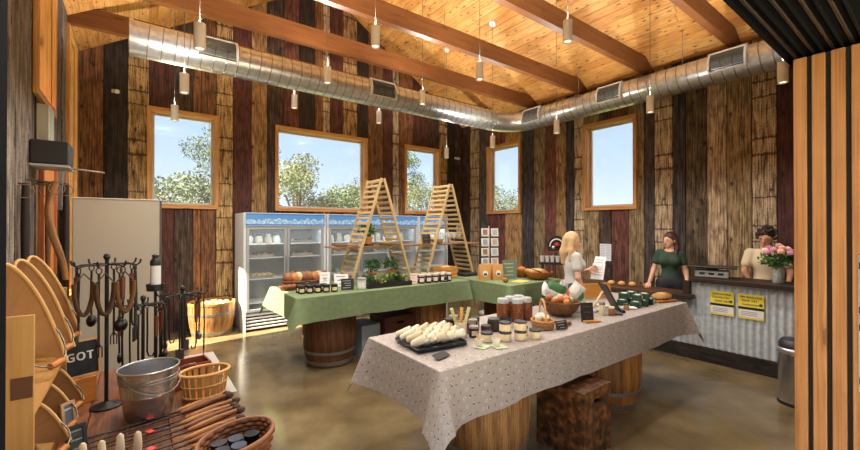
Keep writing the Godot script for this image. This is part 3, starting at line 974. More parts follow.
func fridge(label: String, x0: float, x1: float, doors: int, print_m, third: bool):
	var w := x1 - x0
	var t := thing("display_refrigerator", label, "refrigerator", Vector3(x0 + w / 2, 0, -7.05), 0.0, "glass door refrigerators on the back wall")
	var white := mat(c8(214, 220, 226), 0.4)
	var inner := mat(c8(172, 182, 186), 0.5)
	var d := 0.72
	for sg in [-1, 1]:
		var m := MB.new()
		m.box(Vector3(sg * (w / 2 - 0.02), 1.0, -d / 2), Vector3(0.04, 2.0, d), Basis(), 0.004)
		obj("side_panel", m, white, t)
	var spec := [[Vector3(0, 1.0, -d + 0.02), Vector3(w - 0.08, 2.0, 0.04), "back_panel", inner], [Vector3(0, 1.97, -d / 2), Vector3(w - 0.08, 0.06, d - 0.04), "top_panel", white], [Vector3(0, 0.30, -d / 2), Vector3(w - 0.08, 0.05, d - 0.06), "floor_panel", inner], [Vector3(0, 0.15, -0.30), Vector3(w - 0.08, 0.26, 0.4), "compressor_box", mat(c8(30, 30, 32), 0.8)]]
	for s in spec:
		var m := MB.new()
		m.box(s[0], s[1])
		obj(s[2], m, s[3], t)
	# lit header with print
	var hb := MB.new()
	hb.box(Vector3(0, 1.885, -0.03), Vector3(w - 0.08, 0.23, 0.10), Basis(), 0.004)
	var hd := obj("header", hb, white, t)
	var hp := MB.new()
	var hw := w / 2 - 0.03
	hp.face([Vector3(-hw, 1.785, 0.023), Vector3(hw, 1.785, 0.023), Vector3(hw, 1.99, 0.023), Vector3(-hw, 1.99, 0.023)], [Vector2(0, 1), Vector2(w / 1.42, 1), Vector2(w / 1.42, 0), Vector2(0, 0)])
	obj("mountain_print", hp, print_m, hd)
	# interior light
	var tube := MB.new()
	tube.box(Vector3(0, 1.785, -0.13), Vector3(w - 0.14, 0.02, 0.03))
	var gl := StandardMaterial3D.new()
	gl.albedo_color = Color(0.95, 0.98, 1.0); gl.emission_enabled = true; gl.emission = Color(0.92, 0.97, 1.0); gl.emission_energy_multiplier = 0.8
	obj("light_tube", tube, gl, t)
	var al := AreaLight3D.new()
	al.name = "tube_light"
	al.area_size = Vector2(w - 0.16, 0.03)
	al.light_color = Color(0.92, 0.97, 1.0); al.light_energy = 0.3; al.shadow_enabled = true
	al.area_range = 6.0
	t.add_child(al, true)
	al.position = Vector3(0, 1.765, -0.14)
	al.rotation = Vector3(-PI / 2 - 0.5, 0, 0) if false else Vector3(-PI / 2, 0, 0)
	for y in [0.45, 0.86, 1.22, 1.46]:
		var m := MB.new()
		m.box(Vector3(0, y, -0.36), Vector3(w - 0.10, 0.014, 0.5), Basis(), 0.002)
		obj("shelf", m, mat(c8(222, 228, 230), 0.4), t)
	# doors
	var dw := (w - 0.08) / doors
	for i in doors:
		var cx := -w / 2 + 0.04 + dw * (i + 0.5)
		var dn := Node3D.new(); dn.name = "door"; t.add_child(dn, true)
		dn.position = Vector3(cx, 0, 0)
		var y0 := 0.33; var y1 := 1.765; var e := 0.045
		for k in 4:
			var m := MB.new()
			if k < 2: m.box(Vector3(0, y0 + e / 2 if k == 0 else y1 - e / 2, -0.015), Vector3(dw - 0.006, e, 0.04), Basis(), 0.003)
			else: m.box(Vector3((dw / 2 - 0.003 - e / 2) * (1 if k == 2 else -1), (y0 + y1) / 2, -0.015), Vector3(e, y1 - y0 - 2 * e, 0.04), Basis(), 0.003)
			obj("door_frame", m, mat(c8(176, 182, 184), 0.35, 0.3), dn)
		var g := MB.new()
		g.box(Vector3(0, (y0 + y1) / 2, -0.015), Vector3(dw - 2 * e, y1 - y0 - 2 * e, 0.008))
		obj("pane", g, mats["pane"], dn)
		var hx := (dw / 2 - 0.03) * (1 if i % 2 == 0 else -1)
		var hm := MB.new()
		hm.tube([Vector3(hx, 0.9, 0.0), Vector3(hx, 0.9, 0.035), Vector3(hx, 1.25, 0.035), Vector3(hx, 1.25, 0.0)], 0.008, 6)
		obj("handle", hm, mat(c8(150, 154, 156), 0.3, 0.6), dn)
	# base grille
	for k in 5:
		var m := MB.new()
		m.box(Vector3(0, 0.055 + k * 0.055, -0.02), Vector3(w - 0.1, 0.026, 0.02), Basis(Vector3.RIGHT, 0.3), 0.002)
		obj("grille_slat", m, mat(c8(216, 220, 222), 0.4), t)
	return t

func build_fridges():
	var pm := fridge_print()
	fridge("two door glass refrigerator with blue header at the left", 1.41, 2.83, 2, pm, false)
	fridge("wide three door glass refrigerator behind the slatted ladders", 2.85, 4.93, 3, pm, false)
	fridge("narrow glass refrigerator at the right end of the row", 4.95, 5.78, 1, pm, false)
	# white cabinet seen from its plain back, by the left wall
	var t := thing("steel_cabinet", "tall plain beige-white cabinet seen from behind the tool stands", "cabinet", Vector3(-0.17, 0, -6.15))
	var m := MB.new()
	m.box(Vector3(0, 1.06, 0), Vector3(0.81, 2.04, 0.68), Basis(), 0.006)
	obj("body", m, mat(c8(170, 163, 148), 0.35), t)
	m = MB.new()
	m.box(Vector3(0.0, 2.085, 0), Vector3(0.82, 0.012, 0.7), Basis(), 0.003)
	obj("top_rim", m, mat(c8(200, 196, 184), 0.4), t)
	m = MB.new()
	m.box(Vector3(0.398, 1.06, 0.33), Vector3(0.022, 2.04, 0.03), Basis(), 0.003)
	obj("edge_strip", m, mat(c8(84, 78, 70), 0.5), t)
	m = MB.new()
	m.box(Vector3(0.0, 0.02, 0), Vector3(0.7, 0.04, 0.6))
	obj("plinth", m, mat(c8(40, 38, 36), 0.7), t)
	# fridge contents
	var jar := MB.new()
	jar.lathe([Vector2(0, 0), Vector2(0.06, 0.0), Vector2(0.068, 0.02), Vector2(0.066, 0.10), Vector2(0.045, 0.125), Vector2(0.045, 0.14), Vector2(0, 0.14)], 14)
	var jm := jar.mesh()
	var lid := MB.new()
	lid.lathe([Vector2(0, 0.14), Vector2(0.05, 0.14), Vector2(0.05, 0.165), Vector2(0, 0.168)], 14)
	var lm := lid.mesh()
	var k := 0
	for x in [1.56, 1.72, 1.88, 2.02, 3.05, 3.22, 3.40, 3.95, 4.1, 4.3, 4.5, 4.68, 5.15, 5.35, 5.55]:
		var front := Vector3(x, 1.467, -7.36)
		var j := thing("glass_jar", "white milk jar on top fridge shelf, %s from the left" % ORD[k], "jar", front, 0.0, "jars on the fridge top shelves")
		obj("body", jm, mat([c8(226, 224, 214), c8(206, 202, 190), c8(190, 180, 160)][k % 3], 0.3), j)
		obj("lid", lm, mat([c8(120, 116, 108), c8(70, 90, 60), c8(200, 200, 196)][k % 3], 0.5), j)
		k += 1
	var tr := [[1.72, 1.227, 0.44, c8(92, 70, 52)], [2.45, 1.467, 0.42, c8(70, 56, 46)], [2.45, 1.227, 0.40, c8(86, 62, 44)], [1.70, 0.867, 0.46, c8(206, 176, 96)], [3.3, 1.227, 0.5, c8(120, 110, 92)], [4.2, 1.227, 0.5, c8(86, 92, 70)], [3.35, 0.867, 0.5, c8(70, 90, 58)], [2.45, 0.867, 0.42, c8(110, 92, 70)], [4.4, 0.867, 0.5, c8(120, 100, 76)], [5.35, 1.227, 0.4, c8(150, 140, 120)]]
	for i in tr.size():
		var a = tr[i]
		var b := thing("produce_tray", "shallow tray of packed food in the refrigerator, %s along" % ORD[i], "tray", Vector3(a[0], a[1], -7.36), 0.0, "trays in the refrigerators")
		m = MB.new()
		m.box(Vector3(0, 0.015, 0), Vector3(a[2], 0.03, 0.3), Basis(), 0.004)
		m.box(Vector3(0, 0.03, 0.15), Vector3(a[2], 0.05, 0.008)); m.box(Vector3(0, 0.03, -0.15), Vector3(a[2], 0.05, 0.008))
		obj("pan", m, mat(c8(150, 150, 146), 0.4, 0.3), b)
		for q in 10:
			m = MB.new()
			var col: Color = a[3].lightened(0.18 * (q % 3))
			m.ball(Vector3.ZERO, Vector3(0.045, 0.03, 0.05), 8)
			obj("portion", m, mat(col, 0.7), b, Vector3(-a[2] / 2 + 0.05 + (q % 5) * (a[2] - 0.1) / 4.0, 0.052, -0.07 + (q / 5) * 0.14))

func poster(label: String, z: float, lines: Array):
	var t := thing("printed_poster", label, "poster", Vector3(5.955, 0.645, z), -PI / 2)
	var m := MB.new()
	m.box(Vector3(0, 0.145, 0.001), Vector3(0.25, 0.30, 0.003))
	obj("sheet", m, mat(c8(224, 210, 70), 0.6), t)
	m = MB.new()
	m.box(Vector3(0, 0.125, 0.003), Vector3(0.25, 0.03, 0.002))
	obj("black_band", m, mat(c8(24, 24, 26), 0.6), t)
	m = MB.new()
	m.box(Vector3(0, 0.062, 0.003), Vector3(0.235, 0.09, 0.002))
	obj("white_panel", m, mat(c8(222, 224, 226), 0.6), t)
	for k in 3:
		m = MB.new()
		m.box(Vector3(-0.02, 0.082 - k * 0.02, 0.0045), Vector3(0.16, 0.006, 0.001))
		obj("small_print", m, mat(c8(120, 122, 126), 0.6), t)
	for k in lines.size():
		text(t, lines[k], 0.025, c8(30, 28, 20), Transform3D(Basis(), Vector3(0 if k != 1 else -0.015, 0.262 - k * 0.045, 0.003)))
	m = MB.new()
	m.lathe([Vector2(0, -0.001), Vector2(0.018, -0.001), Vector2(0.018, 0.001), Vector2(0, 0.001)], 14, Transform3D(Basis(Vector3.RIGHT, PI / 2), Vector3(0.095, 0.178, 0.004)))
	obj("round_emblem", m, mat(c8(60, 72, 60), 0.6), t)

func build_counter():
	var t := thing("shop_counter", "shop counter with corrugated metal front, dark raised bar top and base board", "counter", Vector3.ZERO)
	var met = mats["galv"].duplicate()
	met.roughness = 0.42; met.metallic = 0.08; met.albedo_color = c8(236, 246, 255)
	var steel: StandardMaterial3D = met
	var sh := func(z0: float, z1: float, y0: float, y1: float):
		var c := int((z1 - z0) / 0.0115)
		var m := MB.new()
		m.sheet(1, c, func(i, j): return Vector3(5.972 + 0.010 * cos((z0 + (z1 - z0) * j / c) * TAU / 0.072), y0 if i == 0 else y1, lerp(z0, z1, float(j) / c)), func(i, j): return Vector2(lerp(z0, z1, float(j) / c), y0 if i == 0 else y1))
		return m
	obj("corrugated_panel", sh.call(-4.05, -2.12, 0.19, 0.80), steel, t)
	obj("corrugated_panel", sh.call(-2.12, -0.72, 0.19, 1.035), steel, t)
	var dark := tinted("oak", c8(62, 46, 38))
	var m := MB.new()
	m.box(Vector3(5.965, 0.095, -2.39), Vector3(0.045, 0.19, 3.34), Basis(), 0.004)
	obj("base_board", m, tinted("barn_rough", c8(70, 66, 64)), t)
	m = MB.new()
	m.box(Vector3(6.14, 1.065, -1.42), Vector3(0.50, 0.055, 1.42), Basis(), 0.006)
	obj("bar_top", m, dark, t)
	m = MB.new()
	m.box(Vector3(6.07, 0.825, -3.08), Vector3(0.52, 0.05, 1.96), Basis(), 0.006)
	obj("lower_top", m, tinted("oak", c8(120, 104, 96)), t)
	m = MB.new()
	m.box(Vector3(5.93, 0.93, -2.16), Vector3(0.07, 0.22, 0.08), Basis(), 0.004)
	obj("end_post", m, dark, t)
	m = MB.new()
	m.box(Vector3(5.86, 0.835, -2.18), Vector3(0.18, 0.05, 0.22), Basis(), 0.004)
	obj("side_shelf", m, dark, t)
	m = MB.new()
	m.box(Vector3(6.16, 0.4, -2.39), Vector3(0.34, 0.79, 3.3))
	m.box(Vector3(6.16, 0.91, -1.42), Vector3(0.34, 0.25, 1.36))
	obj("carcass", m, mat(c8(70, 56, 44), 0.8), t)
	poster("yellow poster with black band on the counter, left one", -1.775, ["Bienvenidos", "Clientes de", "SNAP EBT"])
	poster("yellow poster with black band on the counter, right one", -1.48, ["We Welcome", "SNAP EBT", "Customers"])
	# stainless bin
	var b := thing("waste_bin", "round stainless steel waste bin with black lid beside the counter", "bin", Vector3(5.26, 0, -0.94))
	m = MB.new()
	m.lathe([Vector2(0, 0), Vector2(0.145, 0), Vector2(0.15, 0.02), Vector2(0.15, 0.52)], 28)
	obj("body", m, mat(c8(190, 192, 194), 0.25, 0.95), b)
	m = MB.new()
	m.lathe([Vector2(0.154, 0.51), Vector2(0.158, 0.52), Vector2(0.158, 0.55), Vector2(0.15, 0.56)], 28)
	obj("rim_band", m, mat(c8(206, 206, 206), 0.3, 0.9), b)
	m = MB.new()
	m.lathe([Vector2(0.148, 0.55), Vector2(0.145, 0.61), Vector2(0.12, 0.64), Vector2(0.0, 0.645)], 28)
	obj("lid", m, mat(c8(30, 32, 38), 0.35), b)
	m = MB.new()
	m.lathe([Vector2(0.152, 0.0), Vector2(0.155, 0.0), Vector2(0.155, 0.03), Vector2(0.152, 0.03)], 28)
	obj("foot_ring", m, mat(c8(28, 28, 30), 0.6), b)
	# wall notices
	m = MB.new()
	m.box(Vector3(0, 0.155, 0), Vector3(0.22, 0.31, 0.004))
	var nt := thing("wall_notice", "white two column notice pinned to the right wall", "notice", Vector3(6.888, 1.14, -3.84), -PI / 2)
	obj("paper", m, mat(c8(214, 220, 228), 0.7), nt)
	for c in [-0.052, 0.052]:
		for k in 9:
			m = MB.new()
			m.box(Vector3(c, 0.28 - k * 0.03, 0.0025), Vector3(0.085, 0.008, 0.001))
			obj("text_line", m, mat(c8(150, 156, 166), 0.7), nt)
	nt = thing("wall_notice", "small pale card pinned near the corner of the back wall", "notice", Vector3(6.86, 1.62, -7.786), 0.0)
	m = MB.new()
	m.box(Vector3(-0.1, 0.1, 0.002), Vector3(0.17, 0.2, 0.004))
	obj("paper", m, mat(c8(206, 208, 210), 0.7), nt)
	m = MB.new()
	m.box(Vector3(-0.1, 0.12, 0.005), Vector3(0.1, 0.07, 0.001))
	obj("picture", m, mat(c8(110, 116, 130), 0.7), nt)

# ---------------------------------------------------------------- goods on the tables
func jar(called: String, label: String, cat: String, at: Vector3, r: float, h: float, body, lid_c: Color, paper = null, group := "", shoulder := 0.0):
	var t := thing(called, label, cat, at, rng.randf() * 0.4 - 0.6, group)
	var key := "jar%.3f_%.3f_%.3f" % [r, h, shoulder]
	if not shared.has(key):
		var m := MB.new()
		var lh := h * 0.80
		var rn := r * (1.0 - shoulder)
		m.lathe([Vector2(0, 0), Vector2(r * 0.92, 0), Vector2(r, h * 0.05), Vector2(r, lh * (0.95 - shoulder * 0.6)), Vector2(rn * 0.97, lh), Vector2(0, lh)], 16)
		var l := MB.new()
		l.lathe([Vector2(0, lh), Vector2(rn * 1.03, lh), Vector2(rn * 1.03, h * 0.97), Vector2(rn * 0.95, h), Vector2(0, h)], 16)
		var p := MB.new()
		p.lathe([Vector2(r + 0.0008, h * 0.2), Vector2(r + 0.0008, h * 0.62)], 8, Transform3D(), -PI / 2 - 0.75, -PI / 2 + 0.75)
		shared[key] = [m.mesh(), l.mesh(), p.mesh()]
	var s = shared[key]
	obj("body", s[0], body, t)
	obj("lid", s[1], mat(lid_c, 0.45), t)
	if paper != null: obj("paper_label", s[2], mat(paper, 0.7), t)
	return t

func bowl(called: String, label: String, at: Vector3, r: float, h: float, material):
	var m := MB.new()
	m.lathe([Vector2(0, 0), Vector2(r * 0.5, 0), Vector2(r * 0.8, h * 0.35), Vector2(r * 0.97, h * 0.8), Vector2(r, h), Vector2(r * 0.95, h), Vector2(r * 0.75, h * 0.4), Vector2(r * 0.45, h * 0.12), Vector2(0, h * 0.1)], 24)
	var o := obj(called, m, material, self, at)
	tag(o, label, "bowl")
	return o

func sign_board(label: String, at: Vector3, turn: float, w: float, h: float, face_c: Color, frame_c = null, tilt := 0.2, lines := [], ink := Color(0.9, 0.9, 0.88), strips := 0, strip_c := Color(0.4, 0.4, 0.4)):
	var t := thing("table_sign", label, "sign", at, turn)
	var b := Basis(Vector3.RIGHT, -tilt)
	var m := MB.new()
	m.box(b * Vector3(0, h / 2, 0), Vector3(w, h, 0.008), b, 0.001)
	obj("board", m, mat(face_c, 0.6), t)
	if frame_c != null:
		for k in 4:
			m = MB.new()
			if k < 2: m.box(b * Vector3(0, 0.006 if k == 0 else h - 0.006, 0.004), Vector3(w, 0.012, 0.012), b)
			else: m.box(b * Vector3((w / 2 - 0.006) * (1 if k == 2 else -1), h / 2, 0.004), Vector3(0.012, h - 0.024, 0.012), b)
			obj("frame_strip", m, mat(frame_c, 0.6), t)
	m = MB.new()
	m.box(Vector3(0, h * 0.3, -h * 0.22), Vector3(w * 0.3, h * 0.62, 0.005), Basis(Vector3.RIGHT, 0.35))
	obj("easel_leg", m, mat(face_c.darkened(0.2), 0.7), t)
	for k in strips:
		m = MB.new()
		m.box(b * Vector3((k % 3 - 1) * w * 0.05, h * (0.8 - 0.6 * k / max(1, strips - 1)), 0.0045), Vector3(w * (0.65 - 0.1 * (k % 3)), h * 0.05, 0.001), b)
		obj("printed_line", m, mat(strip_c, 0.7), t)
	for k in lines.size():
		text(t, lines[k], h * 0.22 / max(1, lines.size()), ink, Transform3D(b, b * Vector3(0, h * (0.55 - 0.3 * k), 0.0045)))
	return t

func loaf(label: String, at: Vector3, turn: Basis, s: Vector3, c: Color, group: String):
	var m := MB.new()
	m.ball(Vector3.ZERO, s, 12)
	var o := obj("bread_loaf", m, mat(c, 0.85), self, at, turn)
	tag(o, label, "bread", group)
	return o

func wicker(called: String, label: String, at: Vector3, rx: float, rz: float, h: float, c: Color, handle := 0.0, turn := 0.0):
	# open basket: floor, woven bands over stakes, rim, optional arched handle
	var t := thing(called, label, "basket", at, turn)
	var m := MB.new()
	var sc := Basis.from_scale(Vector3(rx, 1, rz))
	m.lathe([Vector2(0, 0.004), Vector2(0.86, 0.004), Vector2(0.86, 0.012), Vector2(0, 0.012)], 24, Transform3D(sc, Vector3.ZERO))
	obj("base", m, mat(c.darkened(0.2), 0.8), t)
	var rows := int(max(3, h / 0.016))
	for k in rows:
		var f := float(k) / (rows - 1)
		var rr := 0.86 + 0.12 * f
		var pts := []
		for i in 36:
			var a := TAU * i / 36
			var w := 0.004 * sin(i * PI + k * PI)
			w = 0.004 if (i + k) % 2 == 0 else -0.004
			pts.append(Vector3(cos(a) * (rr * rx + w), 0.01 + f * (h - 0.018), sin(a) * (rr * rz + w)))
		m = MB.new()
		m.tube(pts, h / rows * 0.62, 5, true)
		obj("woven_row", m, mat(c.darkened(0.12 * (k % 2)), 0.8), t)
	var rim := []
	for i in 36: rim.append(Vector3(cos(TAU * i / 36) * rx, h, sin(TAU * i / 36) * rz))
	m = MB.new(); m.tube(rim, 0.008, 6, true)
	obj("rim", m, mat(c.lightened(0.1), 0.75), t)
	if handle > 0.0:
		var hp := []
		for i in 17:
			var a := PI * i / 16
			hp.append(Vector3(-cos(a) * rx, h + sin(a) * (handle - h), 0))
		m = MB.new(); m.tube(hp, 0.009, 6)
		obj("handle", m, mat(c.lightened(0.15), 0.75), t)
	return t

func leaves(m: MB, r: RandomNumberGenerator, c: Vector3, ext: Vector3, count: int, size: float, lift := 0.3):
	for i in count:
		var p := Vector3(r.randfn(), r.randfn(), r.randfn()).normalized() * pow(r.randf(), 0.4)
		p = Vector3(p.x * ext.x, p.y * ext.y, p.z * ext.z) + c
		var d := Vector3(r.randf_range(-1, 1), r.randf_range(-0.6, 1) + lift, r.randf_range(-1, 1)).normalized()
		var s := d.cross(Vector3(r.randf_range(-1, 1), r.randf_range(-1, 1), r.randf_range(-1, 1))).normalized()
		var l := size * r.randf_range(0.6, 1.2)
		m.face([p, p + d * l * 0.5 - s * l * 0.28, p + d * l, p + d * l * 0.5 + s * l * 0.28])

func build_ladders():
	var birch := tinted("ply", c8(224, 238, 255))
	for k in 2:
		var t := thing("slatted_ladder_display", ["slatted wooden A-frame ladder on the green table, left one", "slatted wooden A-frame ladder on the green table, right one"][k], "display ladder", Vector3([2.87, 4.16][k], 0.952 if k == 0 else 0.952, -5.2), 0.0, "A-frame ladders")
		for sg in [-1.0, 1.0]:
			var foot := Vector3(0.5 * sg, 0, 0); var top := Vector3(0.02 * sg, 1.52, 0)
			var up := (top - foot).normalized()
			var l := foot.distance_to(top)
			var b := Basis(up.cross(Vector3(0, 0, 1)).normalized(), up, Vector3(0, 0, 1))
			for z in [-0.205, 0.205]:
				var m := MB.new()
				m.off = Vector2(rng.randf(), rng.randf())
				m.box((foot + top) / 2 + Vector3(0, 0, z), Vector3(0.038, l, 0.022), b, 0.002)
				obj("rail", m, birch, t)
			for i in 19:
				var m := MB.new()
				m.off = Vector2(rng.randf(), rng.randf())
				m.box(foot + up * (0.07 + i * (l - 0.1) / 18.0), Vector3(0.014, 0.036, 0.388), b, 0.001)
				obj("slat", m, birch, t)
	for k in 2:
		var m := MB.new()
		m.box(Vector3([2.85, 4.22][k], 1.475, -5.2), Vector3([1.44, 1.28][k], 0.02, 0.32), Basis(), 0.002)
		tag(obj("display_board", m, tinted("oak", c8(220, 200, 170))), ["long wooden board laid through the left ladder", "long wooden board laid through the right ladder"][k], "shelf", "boards through the ladders")
	# things on the boards
	bowl("shallow_bowl", "shallow tan dish on the board of the left ladder", Vector3(3.02, 1.486, -5.15), 0.14, 0.05, mat(c8(206, 176, 130), 0.5))
	for i in 3:
		var m := MB.new()
		m.box(Vector3.ZERO, Vector3(0.14, 0.03, 0.16), Basis(), 0.006)
		tag(obj("soap_bar_pack", m, mat([c8(90, 74, 62), c8(150, 130, 104), c8(64, 56, 50)][i], 0.7), self, Vector3(2.3 + i * 0.2, 1.501, -5.18), Basis(Vector3.UP, 0.2 * i)), ["dark flat pack at the left end of the board", "tan flat pack second along the board", "near-black flat pack third along the board"][i], "pack")
	sign_board("small black chalkboard on the board between the two ladders", Vector3(3.74, 1.486, -5.1), 0.2, 0.2, 0.16, c8(34, 34, 36), c8(120, 96, 70), 0.15, [], Color.WHITE, 3, c8(120, 122, 120))
	bowl("woven_bowl", "tan woven bowl on the board inside the right ladder", Vector3(3.97, 1.486, -5.12), 0.11, 0.08, mat(c8(192, 158, 106), 0.8))
	# wine glasses below the right ladder
	var gm := MB.new()
	gm.lathe([Vector2(0, 0), Vector2(0.034, 0.0), Vector2(0.034, 0.003), Vector2(0.004, 0.008), Vector2(0.004, 0.08), Vector2(0.03, 0.10), Vector2(0.042, 0.135), Vector2(0.036, 0.18), Vector2(0.034, 0.18), Vector2(0.039, 0.135), Vector2(0.0, 0.086)], 12)
	var gmesh := gm.mesh()
	for i in 8:
		var o := obj("wine_glass", gmesh, mats["clear"], self, Vector3(4.12 + (i % 4) * 0.12, 1.486, -5.27 + (i / 4) * 0.12))
		tag(o, "clear stemmed glass on the right ladder board, %s along, %s row" % [ORD[i % 4], ["back", "front"][i / 4]], "wine glass", "stemmed glasses")
	var m3 := MB.new()
	m3.box(Vector3(0, 0.02, 0), Vector3(0.34, 0.04, 0.22), Basis(), 0.006)
	tag(obj("black_tray", m3, mat(c8(30, 30, 32), 0.5), self, Vector3(4.42, 0.956, -4.86)), "black tray under the right ladder beside the tan crate", "tray")

func build_green_goods():
	var T := 0.953
	# bread in a long low basket at the left end
	wicker("bread_basket", "low red-brown basket of loaves at the left end of green table", Vector3(1.84, T, -5.32), 0.30, 0.17, 0.085, c8(122, 74, 48))
	for i in 8:
		loaf("sliced brown loaf, %s from the left, in the low bread basket" % ORD[i], Vector3(1.60 + i * 0.069, T + 0.12, -5.32 + (i % 2) * 0.05), Basis(Vector3(0, 0, 1), -0.4) * Basis(Vector3.UP, 0.3), Vector3(0.027, 0.085, 0.095), [c8(150, 94, 52), c8(178, 120, 70), c8(212, 178, 132), c8(126, 76, 44)][i % 4], "loaves in the bread basket")
	wicker("bread_basket", "small dark basket of rolls on the near left edge of green table", Vector3(1.56, T, -5.12), 0.11, 0.08, 0.05, c8(112, 66, 42))
	for i in 3:
		loaf(["first", "second", "third"][i] + " round roll in the small dark basket", Vector3(1.50 + i * 0.06, T + 0.045, -5.12), Basis(), Vector3(0.034, 0.026, 0.04), c8(166, 108, 62), "rolls in the small basket")
	sign_board("white tilted price card among the loaves", Vector3(2.02, T, -5.08), -0.5, 0.13, 0.2, c8(226, 228, 230), null, 0.3, [], Color.BLACK, 4, c8(150, 152, 156))
	sign_board("white card with black print beside the loaves", Vector3(2.22, T, -4.98), -0.3, 0.19, 0.17, c8(222, 224, 228), null, 0.3, [], Color.BLACK, 3, c8(50, 50, 54))
	sign_board("tiny dark card before the bread basket", Vector3(1.76, T, -5.0), -0.5, 0.06, 0.11, c8(40, 38, 38), null, 0.15, [], Color.WHITE, 2, c8(170, 170, 166))
	# preserves with round labels
	var dark := mat(c8(44, 26, 20), 0.15)
	for i in 9:
		var row := i / 5
		jar("preserve_jar", "dark preserve jar with cream label, %s of %s row, left table end" % [ORD[i % 5], ["front", "back"][row]], "jar", Vector3(1.60 + (i % 5) * 0.095, T, -4.74 + (i % 5) * 0.022 - row * 0.1), 0.04, 0.095, dark, c8(30, 28, 28), [c8(222, 206, 150), c8(206, 196, 170)][i % 2], "preserve jars at the left end")
	sign_board("black chalkboard price sign with white writing between jars", Vector3(2.16, T, -4.66), -0.35, 0.16, 0.145, c8(32, 32, 34), c8(70, 56, 44), 0.12, [], Color.WHITE, 4, c8(176, 178, 176))
	jar("glass_jar", "clear glass jar of white candies beside the black chalkboard sign", "jar", Vector3(2.33, T, -4.60), 0.058, 0.15, mat(c8(212, 214, 210), 0.15), c8(150, 154, 156), c8(236, 236, 232), "")
	# tray of plants
	var tr := thing("seedling_tray", "black tray of leafy green seedlings on the long green table", "plant tray", Vector3(2.76, T, -4.74), -0.05)
	var m := MB.new()
	m.box(Vector3(0, 0.008, 0), Vector3(0.66, 0.016, 0.36), Basis(), 0.004)
	for sg in [-1, 1]:
		m.box(Vector3(0, 0.03, 0.175 * sg), Vector3(0.66, 0.06, 0.012)); m.box(Vector3(0.325 * sg, 0.03, 0), Vector3(0.012, 0.06, 0.34))
	obj("tray", m, mat(c8(28, 28, 28), 0.5), tr)
	m = MB.new()
	m.box(Vector3(0, 0.03, 0), Vector3(0.63, 0.04, 0.33))
	obj("soil", m, mat(c8(46, 34, 24), 0.95), tr)
	var r := RandomNumberGenerator.new(); r.seed = 77
	for k in 12:
		m = MB.new()
		leaves(m, r, Vector3(0, 0.04, 0), Vector3(0.06, 0.05, 0.06), 80, 0.05, 0.6)
		obj("seedling", m, mat([c8(86, 112, 52), c8(120, 140, 76), c8(150, 158, 104), c8(62, 88, 44)][(k * 3 + k / 6) % 4], 0.7), tr, Vector3(-0.26 + (k % 6) * 0.104, 0.055, -0.08 + (k / 6) * 0.16))
	sign_board("pale pink card with a small picture at the end of seedlings", Vector3(3.15, T, -4.60), -0.5, 0.10, 0.15, c8(222, 196, 184), null, 0.25, [], Color.BLACK, 2, c8(150, 90, 80))
	for i in 10:
		jar("jam_jar", "dark red jam jar with white label, %s of %s row, green table middle" % [ORD[i % 5], ["front", "back"][i / 5]], "jar", Vector3(3.27 + (i % 5) * 0.115, T, -4.58 + (i % 5) * 0.012 - (i / 5) * 0.12), 0.046, 0.125, mat([c8(92, 22, 24), c8(60, 20, 24)][i % 2], 0.15), c8(196, 190, 176), c8(226, 222, 212), "jam jars with white labels")
	sign_board("black tag with chalk writing among the jam jars", Vector3(3.63, T, -4.49), -0.45, 0.10, 0.10, c8(26, 26, 28), null, 0.1, [], Color.WHITE, 2, c8(190, 190, 186))
	# slatted tan crate
	var cr := thing("slatted_crate", "light slatted wooden crate at the inner corner of the green tables", "crate", Vector3(3.93, T, -4.86))
	for y in 3:
		for sg in [-1, 1]:
			m = MB.new(); m.box(Vector3(0, 0.035 + y * 0.06, 0.12 * sg), Vector3(0.3, 0.048, 0.01)); obj("slat", m, tinted("ply", c8(236, 206, 160)), cr)
			m = MB.new(); m.box(Vector3(0.145 * sg, 0.035 + y * 0.06, 0), Vector3(0.01, 0.048, 0.23)); obj("slat", m, tinted("ply", c8(236, 206, 160)), cr)
	m = MB.new(); m.box(Vector3(0, 0.01, 0), Vector3(0.28, 0.012, 0.23)); obj("base", m, tinted("ply", c8(220, 190, 150)), cr)
	m = MB.new(); m.ball(Vector3(0, 0.13, 0), Vector3(0.13, 0.07, 0.10), 12); obj("straw_fill", m, mat(c8(206, 168, 112), 0.95), cr)
	# potted plants behind
	for k in 3:
		var pp := thing("potted_herb", ["leafy herb in an orange pot below the left ladder board", "small leafy herb on the left ladder board", "low herb in an orange pot beside the left ladder foot"][k], "potted plant", [Vector3(2.86, T, -5.28), Vector3(2.73, 1.487, -5.2), Vector3(3.22, T, -5.35)][k])
		m = MB.new()
		m.lathe([Vector2(0, 0), Vector2(0.055, 0), Vector2(0.075, 0.11), Vector2(0.08, 0.11), Vector2(0.08, 0.13), Vector2(0.068, 0.13), Vector2(0.0, 0.115)], 16)
		obj("pot", m, mat(c8(196, 132, 76), 0.8), pp)
		m = MB.new()
		leaves(m, r, Vector3(0, 0.22, 0), Vector3(0.13, 0.10, 0.12), 160, 0.06, 0.2)
		obj("foliage", m, mat(c8(66, 118, 52), 0.6), pp)
	# goods on the short green table
	for i in 3:
		var bg := thing("kraft_bag", ["tan kraft coffee bag with round label, left of the pair", "tan kraft coffee bag with round label, right of the pair", "tan kraft bag standing behind the other two"][i], "bag", [Vector3(4.24, T, -4.30), Vector3(4.44, T, -4.22), Vector3(4.38, T, -4.40)][i], -0.35)
		m = MB.new()
		var pf := [Vector2(-0.05, 0), Vector2(0.05, 0), Vector2(0.045, 0.1), Vector2(0.012, 0.235), Vector2(-0.012, 0.235), Vector2(-0.045, 0.1)]
		m.slab(pf, -0.085, 0.085, Transform3D(Basis(Vector3(0, 0, 1), Vector3.UP, Vector3(-1, 0, 0)), Vector3.ZERO))
